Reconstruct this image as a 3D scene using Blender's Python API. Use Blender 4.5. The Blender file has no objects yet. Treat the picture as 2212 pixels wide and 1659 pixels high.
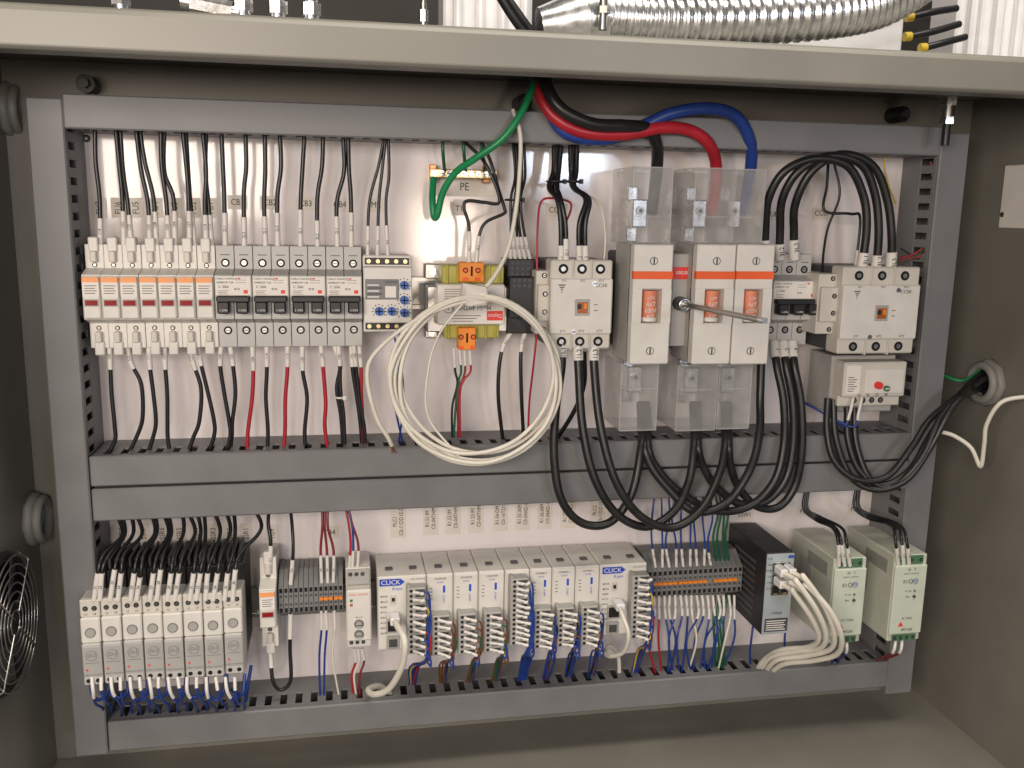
import bpy, bmesh, math, random
from mathutils import Vector, Matrix
random.seed(4)
S=bpy.context.scene; COL=S.collection; PI=math.pi
# ---- camera frame: plate is the plane y=0, d = distance in front of the plate (metres)
F=1983.; RW=Vector((.9835,-.17999,.01753)); DW=Vector((-.01635,-.18498,-.9826)); FW=Vector((.1801,.9661,-.18487)); CP=Vector((0,-1.01,0))
def ray(u,v): return RW*((u-1106)/F)+DW*((v-829.5)/F)+FW
def P(u,v,d):
    r=ray(u,v); return CP+r*((1.01-d)/r.y)
def PX(u,v,x):
    r=ray(u,v); return CP+r*(x/r.x)
def R(u0,v0,u1,v1,d):
    um=(u0+u1)/2; vm=(v0+v1)/2
    return P(u0,vm,d).x,P(u1,vm,d).x,P(um,v1,d).z,P(um,v0,d).z
ORD='first second third fourth fifth sixth seventh eighth ninth tenth eleventh twelfth thirteenth fourteenth fifteenth sixteenth seventeenth eighteenth nineteenth twentieth'.split()
# ---- materials
def M(name,col,rough=.5,metal=0,var=.12,scale=45,bump=0,alpha=1,coat=0,rv=.1):
    m=bpy.data.materials.new(name); m.use_nodes=True; n=m.node_tree.nodes; l=m.node_tree.links
    b=n['Principled BSDF']; b.inputs['Roughness'].default_value=rough; b.inputs['Metallic'].default_value=metal
    b.inputs['Alpha'].default_value=alpha; b.inputs['Coat Weight'].default_value=coat
    tc=n.new('ShaderNodeTexCoord'); nz=n.new('ShaderNodeTexNoise'); nz.inputs['Scale'].default_value=scale; nz.inputs['Detail'].default_value=5
    l.new(tc.outputs['Object'],nz.inputs['Vector'])
    cr=n.new('ShaderNodeValToRGB'); l.new(nz.outputs['Fac'],cr.inputs['Fac'])
    cr.color_ramp.elements[0].position=.3; cr.color_ramp.elements[1].position=.7
    cr.color_ramp.elements[0].color=[c*(1-var) for c in col]+[1]; cr.color_ramp.elements[1].color=[min(1,c*(1+var)) for c in col]+[1]
    l.new(cr.outputs['Color'],b.inputs['Base Color'])
    mr=n.new('ShaderNodeMapRange'); mr.inputs['To Min'].default_value=max(.02,rough-rv*.8); mr.inputs['To Max'].default_value=min(1,rough+rv)
    l.new(nz.outputs['Fac'],mr.inputs['Value']); l.new(mr.outputs['Result'],b.inputs['Roughness'])
    if bump:
        n2=n.new('ShaderNodeTexNoise'); n2.inputs['Scale'].default_value=900; l.new(tc.outputs['Object'],n2.inputs['Vector'])
        bp=n.new('ShaderNodeBump'); bp.inputs['Strength'].default_value=bump; bp.inputs['Distance'].default_value=.0004
        l.new(n2.outputs['Fac'],bp.inputs['Height']); l.new(bp.outputs['Normal'],b.inputs['Normal'])
    return m
def MC(name,lo,hi):
    m=M(name,(.8,.79,.78),.16); n=m.node_tree.nodes; l=m.node_tree.links; b=n['Principled BSDF']; o=n['Material Output']
    t=n.new('ShaderNodeBsdfTransparent'); t.inputs[0].default_value=(.95,.95,.95,1); lw=n.new('ShaderNodeLayerWeight'); lw.inputs[0].default_value=.35
    mr=n.new('ShaderNodeMapRange'); mr.inputs['To Min'].default_value=lo; mr.inputs['To Max'].default_value=hi; mx=n.new('ShaderNodeMixShader')
    l.new(lw.outputs['Facing'],mr.inputs['Value']); l.new(mr.outputs['Result'],mx.inputs[0]); l.new(t.outputs[0],mx.inputs[1]); l.new(b.outputs[0],mx.inputs[2]); l.new(mx.outputs[0],o.inputs[0])
    return m
ENC=M('enclosure_paint',(.205,.197,.172),.4,0,.1,9,.12)
PLATE=M('white_plate_paint',(.80,.745,.745),.10,0,.04,7,0,1,0,.03)
DUCT=M('duct_grey',(.185,.185,.19),.48,0,.08,25,.08)
WHITE=M('white_plastic',(.71,.685,.64),.42,0,.06)
CREAM=M('cream_plastic',(.61,.58,.52),.42,0,.06)
LGREY=M('light_grey_plastic',(.40,.39,.37),.45,0,.08)
LGREY2=M('breaker_grey',(.49,.48,.46),.45,0,.06)
RGREY=M('relay_cover_grey',(.40,.395,.38),.4,0,.06)
MGREY=M('mid_grey_plastic',(.2,.2,.2),.5,0,.1)
DGREY=M('dark_grey_plastic',(.07,.07,.075),.5,0,.15)
BLACK=M('black_plastic',(.014,.014,.015),.42,0,.2)
DARK=M('painted_recess_shade',(.006,.006,.006),.8,0,.2)  # near-black colour put in for the shade inside holes and slots
STEEL=M('steel',(.5,.49,.47),.32,1,.12)
DSTEEL=M('dark_steel',(.3,.3,.3),.35,1,.2)
GALV=M('galvanised',(.78,.78,.79),.26,1,.2,120)
BRASS=M('brass',(.75,.58,.32),.35,1,.15)
COPPER=M('copper',(.62,.27,.12),.35,1,.15)
ORANGE=M('orange_plastic',(.85,.26,.02),.45)
ORED=M('orange_red_band',(.85,.12,.02),.45)
ORPALE=M('pale_orange_label',(.86,.34,.12),.5)
REDW=M('red_window',(.3,.012,.015),.2)
RED=M('red_label',(.75,.04,.03),.45)
YEL=M('yellow_bobbin',(.42,.38,.06),.4)
PAPER=M('paper_label',(.80,.76,.71),.6,0,.03)
CARD=M('label_tape',(.70,.65,.59),.5,0,.03)
INK=M('black_ink',(.02,.02,.022),.6)
INKB=M('blue_ink',(.02,.07,.5),.5)
GINK=M('grey_ink',(.16,.16,.16),.6)
WINK=M('white_ink',(.8,.78,.74),.6)
GREENP=M('green_terminal',(.075,.18,.09),.5)
PSUC=M('greenish_grey_case',(.53,.55,.46),.45,0,.06)
MINT=M('pale_mint_face',(.56,.61,.51),.45,0,.05)
BLUEP=M('blue_dial',(.03,.12,.45),.4)
FACEB=M('pale_blue_face',(.36,.41,.43),.45)
FUSE=M('salmon_fuse_paper',(.72,.24,.14),.55)
CLEAR=MC('clear_polycarbonate',.14,.5); CLEARE=MC('clear_polycarbonate_edge',.26,.6)
WB=M('black_wire',(.012,.012,.014),.36,0,.25)
WCAB=M('black_cable',(.015,.015,.015),.36,0,.25,80)
WR=M('red_wire',(.42,.016,.03),.36); WBL=M('blue_wire',(.018,.05,.26),.36); WG=M('green_wire',(.01,.24,.085),.38)
WDG=M('dark_green_wire',(.01,.1,.05),.4); WW=M('white_wire',(.72,.685,.60),.4,0,.06); WBR=M('brown_wire',(.16,.055,.025),.4)
WY=M('yellow_wire',(.6,.42,.04),.4); WPK=M('dark_red_wire',(.22,.02,.03),.4)
SLV=M('white_marker_sleeve',(.74,.71,.67),.45,0,.04)
BGD=M('dark_machine_wall',(.02,.017,.014),.6); BGW=M('white_machine_panel',(.8,.79,.8),.4,0,.05)
AMB=M('amber_window',(.40,.11,.02),.25)
GLN=M('grey_bushing',(.27,.265,.245),.5)
# ---- mesh builder
TC={}
def tmesh(s):
    if s not in TC:
        c=bpy.data.curves.new('t','FONT'); c.body=s; c.size=1; c.align_x='CENTER'; c.align_y='CENTER'; c.resolution_u=2
        o=bpy.data.objects.new('t',c); COL.objects.link(o)
        me=bpy.data.meshes.new_from_object(o)
        TC[s]=([v.co.copy() for v in me.vertices],[list(p.vertices) for p in me.polygons])
        bpy.data.objects.remove(o); bpy.data.meshes.remove(me); bpy.data.curves.remove(c)
    return TC[s]
def smooth_path(pts,sub=7):
    if len(pts)<3: return [pts[0].lerp(pts[-1],i/4) for i in range(5)]
    q=[pts[0]*2-pts[1]]+list(pts)+[pts[-1]*2-pts[-2]]; out=[]
    for i in range(1,len(q)-2):
        a,b,c,d=q[i-1:i+3]
        for k in range(sub):
            t=k/sub; out.append(.5*((2*b)+(c-a)*t+(2*a-5*b+4*c-d)*t*t+(3*b-a-3*c+d)*t**3))
    out.append(q[-2].copy()); return out
class MB:
    def __init__(s): s.v=[];s.f=[];s.m=[];s.sm=[];s.mats=[]
    def add(s,vs,fs,m,sm=False):
        o=len(s.v); s.v+=[Vector(p) for p in vs]
        if m not in s.mats: s.mats.append(m)
        k=s.mats.index(m)
        for f in fs: s.f.append([o+i for i in f]); s.m.append(k); s.sm.append(sm)
        return s
    def box(s,x0,x1,z0,z1,d0,d1,m,b=.0005):
        lo=(x0,-d1,z0); hi=(x1,-d0,z1); b=min(b,.4*min(hi[i]-lo[i] for i in range(3)))
        V=[]
        for c in range(8):
            bt=(c&1,c>>1&1,c>>2&1)
            for ax in range(3):
                V.append(Vector([(hi[i] if bt[i] else lo[i])+(0 if i==ax else (-b if bt[i] else b)) for i in range(3)]))
        fs=[]
        for ax in range(3):
            o1,o2=[i for i in range(3) if i!=ax]
            for sd in (0,1):
                fs.append([((sd<<ax)|(p<<o1)|(q<<o2))*3+ax for p,q in ((0,0),(1,0),(1,1),(0,1))])
            for p in (0,1):
                for q in (0,1):
                    c0=(p<<o1)|(q<<o2); c1=c0|(1<<ax)
                    fs.append([c0*3+o1,c1*3+o1,c1*3+o2,c0*3+o2])
        for c in range(8): fs.append([c*3,c*3+1,c*3+2])
        return s.add(V,fs,m)
    def rbox(s,r,d0,d1,m,b=.0005): return s.box(*r,d0,d1,m,b)
    def prism(s,prof,x0,x1,m):
        n=len(prof); V=[(x0,-d,z) for d,z in prof]+[(x1,-d,z) for d,z in prof]
        return s.add(V,[list(range(n)),list(range(n,2*n))]+[[i,(i+1)%n,n+(i+1)%n,n+i] for i in range(n)],m)
    def cyl(s,c,ax,r,h,m,n=16,r2=None):
        c=Vector(c); ax=Vector(ax).normalized(); a=ax.orthogonal().normalized(); b=ax.cross(a); r2=r if r2 is None else r2; V=[]
        for k,(rr,hh) in enumerate(((r,0),(r2,h))):
            for i in range(n):
                t=2*PI*i/n; V.append(c+ax*hh+(a*math.cos(t)+b*math.sin(t))*rr)
        s.add(V,[[i,(i+1)%n,n+(i+1)%n,n+i] for i in range(n)],m,n>8)
        return s.add(V,[list(range(n)),list(range(n,2*n))],m)
    def knob(s,x,z,d0,d1,r,m,n=16): return s.cyl((x,-d0,z),(0,-1,0),r,d1-d0,m,n)
    def tube(s,path,r,m,n=8,rf=None,closed=False):
        V=[];N=len(path); a=None
        for i,p in enumerate(path):
            t=(path[(i+1)%N]-path[i-1]) if closed else (path[min(i+1,N-1)]-path[max(i-1,0)])
            t=t.normalized() if t.length>0 else Vector((0,0,1))
            a=t.orthogonal() if a is None else a-t*a.dot(t)
            a.normalize(); b=t.cross(a); rr=rf(i) if rf else r
            for k in range(n):
                q=2*PI*k/n; V.append(p+(a*math.cos(q)+b*math.sin(q))*rr)
        fs=[[i*n+k,i*n+(k+1)%n,(i+1)*n+(k+1)%n,(i+1)*n+k] for i in range(N-1) for k in range(n)]
        if closed: fs+=[[(N-1)*n+k,(N-1)*n+(k+1)%n,(k+1)%n,k] for k in range(n)]
        s.add(V,fs,m,True)
        if not closed:
            s.add(V[:n],[list(range(n))],m); s.add(V[-n:],[list(range(n))],m)
        return s
    def ring(s,c,ax,Rr,r,m,n=32,k=8):
        c=Vector(c); ax=Vector(ax).normalized(); a=ax.orthogonal().normalized(); b=ax.cross(a)
        return s.tube([c+(a*math.cos(2*PI*i/n)+b*math.sin(2*PI*i/n))*Rr for i in range(n)],r,m,k,None,True)
    def text(s,t,size,m,x,z,d,rot=0,sx=1):
        vs,fs=tmesh(t); c,sn=math.cos(rot),math.sin(rot)
        return s.add([(x+(p.x*sx*c-p.y*sn)*size,-d,z+(p.x*sx*sn+p.y*c)*size) for p in vs],fs,m)
    def hole(s,x,z,d,r,scr=True):
        s.knob(x,z,d-.001,d+.0003,r,DARK)  # flat dark disc paints the shaded depth; no recess is cut
        if scr: s.knob(x,z,d-.001,d+.0006,r*.6,STEEL,12); s.box(x-r*.5,x+r*.5,z-.0003,z+.0003,d,d+.0009,DARK,0.0001)
        return s
ORG={}
def props(o,label,cat,group,kind):
    if label: o['label']=label
    if cat: o['category']=cat
    if group: o['group']=group
    if kind: o['kind']=kind
def build(mb,name,parent=None,label=None,cat=None,group=None,bev=0,kind=None):
    if parent: org=ORG[parent.name]
    else:
        org=Vector([(min(p[i] for p in mb.v)+max(p[i] for p in mb.v))/2 for i in range(3)])
    me=bpy.data.meshes.new(name); me.from_pydata([p-org for p in mb.v],[],mb.f)
    for m in mb.mats: me.materials.append(m)
    me.polygons.foreach_set('material_index',mb.m); me.polygons.foreach_set('use_smooth',mb.sm)
    bm=bmesh.new(); bm.from_mesh(me); bmesh.ops.recalc_face_normals(bm,faces=bm.faces); bm.to_mesh(me); bm.free(); me.update()
    o=bpy.data.objects.new(name,me); COL.objects.link(o)
    if parent: o.parent=parent
    else: o.location=org
    ORG[o.name]=org; props(o,label,cat,group,kind)
    if bev:
        b=o.modifiers.new('bevel','BEVEL'); b.width=bev; b.segments=2; b.limit_method='ANGLE'
    return o
def thing(name,label,cat,loc,group=None):
    o=bpy.data.objects.new(name,None); COL.objects.link(o); o.location=Vector(loc); o.empty_display_size=.01
    ORG[o.name]=Vector(loc); props(o,label,cat,group,None); return o
def dup(root,off,label,group=None):
    r=root.copy(); COL.objects.link(r); r.location=root.location+Vector(off); ORG[r.name]=r.location.copy(); r['label']=label
    if group: r['group']=group
    for ch in list(root.children):
        c=ch.copy(); COL.objects.link(c); c.parent=r; ORG[c.name]=r.location.copy()
        for g in list(ch.children):
            d=g.copy(); COL.objects.link(d); d.parent=c
    return r
def sleeve_on(o,path,r,L,text,rev,name='marker_sleeve'):
    pp=list(path) if rev else list(reversed(path)); out=[pp[0]]; acc=0
    for a,b in zip(pp,pp[1:]):
        acc+=(b-a).length; out.append(b)
        if acc>=L: break
    m=MB(); rr=max(r*1.3,.0017); m.tube(out,rr,SLV,8); sl=build(m,name,o)
    if text:
        mid=out[len(out)//2]; dr=out[-1]-out[0]; ang=math.atan2(dr.z,dr.x)
        if ang<0: ang+=PI
        t=MB(); t.text(text,min(rr*1.5,.0075),INK,mid.x,mid.z,-mid.y+rr+.0006,ang); build(t,'lettering',sl)
JR=random.Random(9)
def wire(pts,r,mat,label,end=None,start=None,L=.022,group=None,name='wire',cat='wire'):
    n=len(pts); q=[(u+(JR.uniform(-2.5,2.5) if 0<i<n-1 and r<.003 else 0),v,d) for i,(u,v,d) in enumerate(pts)]
    path=smooth_path([P(*p) for p in q]); m=MB(); m.tube(path,r,mat,8 if r<.003 else 12)
    o=build(m,name,None,label,cat,group); L*=JR.uniform(.88,1.12)
    if end is not None: sleeve_on(o,path,r,L,end,False)
    if start is not None: sleeve_on(o,path,r,L,start,True)
    return o
# ================= ENCLOSURE
E=thing('electrical_enclosure','open olive grey steel enclosure framing the white mounting plate','enclosure',(.2,0,-.62))
for nm,a in (('back_wall',(-.33,.75,-.625,.14,-.022,-.019)),('side_wall',(-.334,-.33,-.63,.1425,-.022,.246)),('side_wall',(.75,.754,-.63,.1425,-.022,.246)),('top_wall',(-.33,.75,.14,.1425,-.022,.2)),('bottom_wall',(-.33,.75,-.629,-.625,-.022,.25))):
    m=MB(); m.box(*a,ENC); build(m,nm,E)
m=MB(); m.prism([(.226,.1105),(.249,.1105),(.252,.113),(.2525,.1375),(.2505,.1415),(.246,.1435),(.20,.1435),(.20,.1402),(.2465,.1402),(.2465,.1135),(.226,.1135)],-.36,.79,ENC)
build(m,'front_lip',E,bev=.0012)
m=MB(); m.box(-.278,.681,-.572,.095,-.003,0,PLATE,.0008); build(m,'mounting_plate',E)
for u,v in ((187,182),(1945,247),(1130,222)):
    p=P(u,v,0); m=MB(); m.knob(p.x,p.z,-.019,.006,.009,BLACK,18); m.knob(p.x,p.z,.006,.012,.005,DGREY,6); build(m,'plate_stud',E)
for u,v in ((187,299),(1850,345),(1972,352),(1873,1392)):
    p=P(u,v,0); m=MB(); m.knob(p.x,p.z,-.001,.0012,.0038,BLACK); m.knob(p.x,p.z,.001,.002,.0015,STEEL,6); build(m,'plate_screw',E)
# ducts
def duct(x0,x1,z0,z1,hor,label):
    t=thing('wiring_duct',label,'wiring duct',((x0+x1)/2,0,(z0+z1)/2)); m=MB()
    def q(a0,a1,c0,c1,d0,d1):
        if hor: m.box(a0,a1,c0,c1,d0,d1,DUCT,.0003)
        else: m.box(c0,c1,a0,a1,d0,d1,DUCT,.0003)
    A0,A1,C0,C1=(x0,x1,z0,z1) if hor else (z0,z1,x0,x1)
    q(A0,A1,C0+.002,C1-.002,.0006,.0025)
    for c0,c1 in ((C0,C0+.0019),(C1-.0019,C1)):
        q(A0,A1,c0,c1,.0006,.036); n=int((A1-A0)/.0165)
        q(A0,A1,c0,c1,.0585,.0645)
        for i in range(n+1):
            a=A0+i*.0165; q(a,min(a+.0092,A1),c0+.0001,c1-.0001,.0358,.0586)
    build(m,'slotted_channel',t)
    m=MB(); m.box(x0-.0006,x1+.0006,z0-.0008,z1+.0008,.0645,.0705,DUCT,.0014); build(m,'cover',t)
duct(-.2822,-.2515,-.5695,.0945,False,'grey slotted wiring duct running down the left edge of the plate')
duct(.6515,.6848,-.577,.0925,False,'grey slotted wiring duct running down the right edge of the plate')
duct(-.2505,.6502,.0691,.0988,True,'grey slotted wiring duct along the top of the plate')
duct(-.249,.6502,-.2763,-.2468,True,'upper of the two grey wiring ducts across the middle')
duct(-.249,.6502,-.3126,-.2805,True,'lower of the two grey wiring ducts across the middle')
duct(-.249,.6502,-.5664,-.5345,True,'grey slotted wiring duct along the bottom of the plate')
ZU=-.0895
ZL=P(1000,1310,.05).z
for z,l in ((ZU,'steel mounting rail behind the upper row of devices'),(ZL,'steel mounting rail behind the lower row of devices')):
    m=MB(); m.box(-.246,.648,z-.0135,z+.0135,.0004,.002,STEEL,.0002); m.box(-.246,.648,z+.0125,z+.0175,.002,.0075,STEEL,.0003); m.box(-.246,.648,z-.0175,z-.0125,.002,.0075,STEEL,.0003)
    build(m,'mounting_rail',None,l,'rail')
# ================= UPPER ROW
def mcb_prof(z,nd=.068,sd=.05): return [(.008,z+.051),(sd,z+.051),(sd,z+.028),(nd,z+.0227),(nd,z-.0205),(sd,z-.026),(sd,z-.051),(.008,z-.051)]
def fuse_holder(x0,z,label,group=None):
    W=.0171; t=thing('fuse_holder',label,'fuse holder',(x0,0,z),group); x1=x0+W
    m=MB(); m.prism(mcb_prof(z),x0,x1,WHITE); build(m,'body',t,bev=.0006)
    m=MB(); m.box(x0+.0006,x1-.0006,z-.0195,z+.0217,.067,.0715,WHITE,.0012); h=build(m,'lever',t)
    m=MB(); m.box(x0+.001,x1-.001,z+.0015,z+.0205,.071,.0718,PAPER,.0002); m.box(x0+.001,x1-.001,z+.0158,z+.0206,.071,.0722,ORPALE,.0001)
    for k in range(4): m.box(x0+.003,x1-.003-.0015*(k%2),z+.012-.0024*k,z+.0128-.0024*k,.0715,.0720,GINK,.0001)
    build(m,'printed_label',h)
    m=MB(); m.box(x0+.0022,x1-.0022,z-.0075,z-.0005,.071,.0722,LGREY,.0003); m.box(x0+.003,x1-.003,z-.0065,z-.0015,.0715,.0727,REDW,.0002); build(m,'indicator_window',h)
    for sg in (1,-1):
        m=MB(); m.box(x0+.004,x1-.004,min(z+sg*.044,z+sg*.058),max(z+sg*.044,z+sg*.058),.040,.053,WHITE,.001); m.box(x0+.0055,x1-.0055,min(z+sg*.034,z+sg*.045),max(z+sg*.034,z+sg*.045),.048,.056,CREAM,.001); build(m,'terminal_clip',t)
        m=MB(); m.hole(x0+W*.5,z+sg*.031,.05,.0024); build(m,'terminal_screw',t)
    return t
X0=P(177,640,.07).x; fh=None
for i in range(7):
    lb=f'{ORD[i]} white fuse holder from the left in the upper row'
    if i==0: fh=fuse_holder(X0,ZU,lb,'fuse holders in the upper row')
    else: dup(fh,(i*.0174,-.0006*(i%3),0),lb)
XB=X0+7*.0174+.0004
def breaker(x0,n,z,W,label,txt,group=None):
    t=thing('circuit_breaker',label,'circuit breaker',(x0,0,z),group); X1=x0+n*W-.0004
    m=MB()
    for k in range(n): m.prism(mcb_prof(z),x0+k*W,x0+(k+1)*W-.0005,LGREY2)
    build(m,'body',t,bev=.0005)
    m=MB(); m.box(x0+.001,X1-.001,z+.003,z+.0218,.0675,.0688,PAPER,.0002)
    m.text(txt[0],.0026,INK,x0+.0115,z+.0195,.0692); m.text(txt[1],.0027,INK,x0+.010,z+.0158,.0692); m.text(txt[2],.0038,INK,x0+.0085,z+.0115,.0692)
    for k in range(3): m.box(x0+.003,x0+.013-.002*(k%2),z+.0042+k*.0016,z+.0047+k*.0016,.0687,.0691,GINK,.0001)
    m.add([(X1-.014,-.0692,z+.0205),(X1-.010,-.0692,z+.0205),(X1-.012,-.0692,z+.0185)],[[0,1,2]],RED)
    for k in range(2): m.box(x0+n*W*.5+.002,x0+n*W*.5+.012,z+.0155+k*.0025,z+.0159+k*.0025,.0687,.0691,GINK,.0001); m.ring((x0+n*W*.55+.003*k,-.0691,z+.0095),(0,1,0),.0009,.0003,GINK,8,4)
    m.box(X1-.008,X1-.004,z+.005,z+.0085,.0687,.0692,RED,.0001); build(m,'printed_label',t)
    m=MB(); m.box(x0+.002,X1-.002,z-.003,z+.003,.067,.0775,BLACK,.001)
    for k in range(n):
        a=x0+k*W; m.box(a+.003,a+W-.0035,z-.014,z-.002,.067,.081,BLACK,.0012); m.text('1-ON',.0032,WINK,a+W/2,z-.0105,.0816)
    build(m,'handle',t)
    for k in range(n):
        for sg in (1,-1):
            m=MB(); xx=x0+k*W+W*.5; m.hole(xx,z+sg*.034,.05,.0042); m.box(xx-.0045,xx+.0045,z+sg*.034+.0075,z+sg*.034+.0085,.05,.0503,GINK,.0001); build(m,'terminal_screw',t)
    return t
b0=None
for i in range(4):
    lb=f'{ORD[i]} grey double circuit breaker from the left with black toggles'
    if i==0: b0=breaker(XB,2,ZU,.0179,lb,('CARLO GAVAZZI','GMB6S2P C20','C 20A'),'double circuit breakers in the upper row')
    else: dup(b0,(i*.0359,-.0005*(i%2),0),lb)
# monitoring relay
r=R(785,553,890,720,.062); t=thing('monitoring_relay','white monitoring relay with five blue dials beside the circuit breakers','relay',(r[0],0,r[2]))
x0,x1,z0,z1=r
m=MB(); m.box(x0,x1,z0,z1,.008,.05,WHITE,.001); m.box(x0,x1,z0+.011,z1-.011,.049,.066,WHITE,.0012); build(m,'body',t)
for zz in (z1-.006,z0+.006):
    m=MB(); m.box(x0+.002,x1-.002,zz-.0035,zz+.0035,.0495,.0508,BLACK,.0003)
    for k in range(5): m.knob(x0+.006+(x1-x0-.012)*k/4,zz,.05,.0514,.0022,BRASS,10)
    build(m,'terminal_strip',t)
rr=R(789,603,862,647,.066); m=MB(); m.rbox(rr,.0655,.0666,MGREY,.0002); xm=(rr[0]+rr[1])/2
m.text('STATUS',.0036,INK,rr[1]-.008,rr[3]-.003,.0671)
for k in range(5): m.box(rr[0]+.002,rr[0]+.014+.003*(k%2),rr[2]+.002+k*.003,rr[2]+.0034+k*.003,.0664,.0669,DGREY if k%2 else PAPER,.0001)
m.box(xm+.003,rr[1]-.003,rr[2]+.002,rr[3]-.007,.0664,.0669,PAPER,.0001); build(m,'printed_label',t)
for u,v in ((873,616),(873,648),(873,675),(819,672),(846,672)):
    p=P(u,v,.066); m=MB()
    for k in range(9):
        a=PI*(-.2+1.4*k/8); m.knob(p.x+.0066*math.cos(a),p.z+.0066*math.sin(a),.0655,.0664,.0007,INK,6)
    m.knob(p.x,p.z,.065,.070,.0045,BLUEP); m.box(p.x-.0035,p.x+.0035,p.z-.0006,p.z+.0006,.069,.0704,DARK,.0001); m.box(p.x-.0006,p.x+.0006,p.z-.0035,p.z+.0035,.069,.0703,DARK,.0001); build(m,'dial',t)
# transformer
t=thing('control_transformer','small transformer with white label, yellow bobbin and orange plugs behind cable coil','transformer',P(1010,665,0))
m=MB(); m.rbox(R(922,618,1098,716,.045),.008,.048,STEEL,.001)
for k in range(12): rr=R(922,618,1098,716,.045); m.box(rr[0]-.0004,rr[1]+.0004,rr[2]-.0003,rr[3]+.0003,.010+k*.003,.0108+k*.003,DSTEEL,.0001)
build(m,'laminated_core',t)
for q in ((918,570,952,602),(1085,576,1104,604),(918,706,946,730)):
    rr=R(*q,.012); m=MB(); m.rbox(rr,.001,.012,STEEL,.001); m.knob((rr[0]+rr[1])/2,(rr[2]+rr[3])/2,.011,.016,.0045,GALV,6); build(m,'mounting_foot',t)
for q in ((955,574,1088,612),(958,700,1078,730)):
    m=MB(); rr=R(*q,.05); m.rbox(rr,.012,.052,YEL,.001)
    for k in range(6): a=rr[0]+.004+k*(rr[1]-rr[0]-.01)/5; m.box(a,a+.002,rr[2]-.0008,rr[3]+.0008,.05,.0545,YEL,.0004)
    build(m,'bobbin_flange',t)
for q in ((992,567,1046,609),(990,708,1028,756)):
    m=MB(); rr=R(*q,.062); m.rbox(rr,.045,.062,ORANGE,.0008); xm=(rr[0]+rr[1])/2; zm=(rr[2]+rr[3])/2
    for sx in (-1,1):
        m.knob(xm+sx*.0065,zm+.002,.061,.0624,.0028,DARK,12); m.knob(xm+sx*.0065,zm+.002,.061,.0628,.0018,ORED,10); m.box(xm+sx*.0065-.003,xm+sx*.0065+.003,rr[2]+.001,rr[2]+.0045,.061,.0624,ORED,.0003)
    m.box(xm-.001,xm+.001,zm-.004,zm+.006,.061,.0624,DARK,.0001); build(m,'orange_plug',t)
rr=R(944,614,1091,702,.064); m=MB(); m.rbox(rr,.04,.063,CREAM,.0015); xm=(rr[0]+rr[1])/2; zm=(rr[2]+rr[3])/2
lc=build(m,'coil_cover',t); m=MB(); m.box(rr[0]+.001,rr[1]-.001,rr[2]+.001,rr[3]-.001,.0625,.0637,PAPER,.0002)
m.text('Model 4MTN9',.0078,INK,P(1025,664,.064).x,P(1025,664,.064).z,.0641,PI,.75)
p=P(1069,682,.064); m.box(p.x-.0085,p.x+.0085,p.z-.005,p.z+.005,.063,.0641,RED,.0002); m.text('Dayton',.006,WINK,p.x,p.z,.0645,PI,.8)
p=P(969,663,.064); m.text('UL',.009,INK,p.x,p.z,.0641,PI); m.ring((p.x,-.0641,p.z),(0,1,0),.0062,.0003,INK,20,4)
for k in range(6):
    p=P(985,625+k*5,.064); m.box(p.x-.012,p.x+.006+.003*(k%3),p.z-.0003,p.z+.0003,.063,.064,GINK,.0001)
for k in range(3):
    p=P(1010,682+k*6,.064); m.box(p.x-.016,p.x+.014-.004*k,p.z-.0004,p.z+.0004,.063,.064,GINK,.0001)
build(m,'printed_label',lc)
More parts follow.
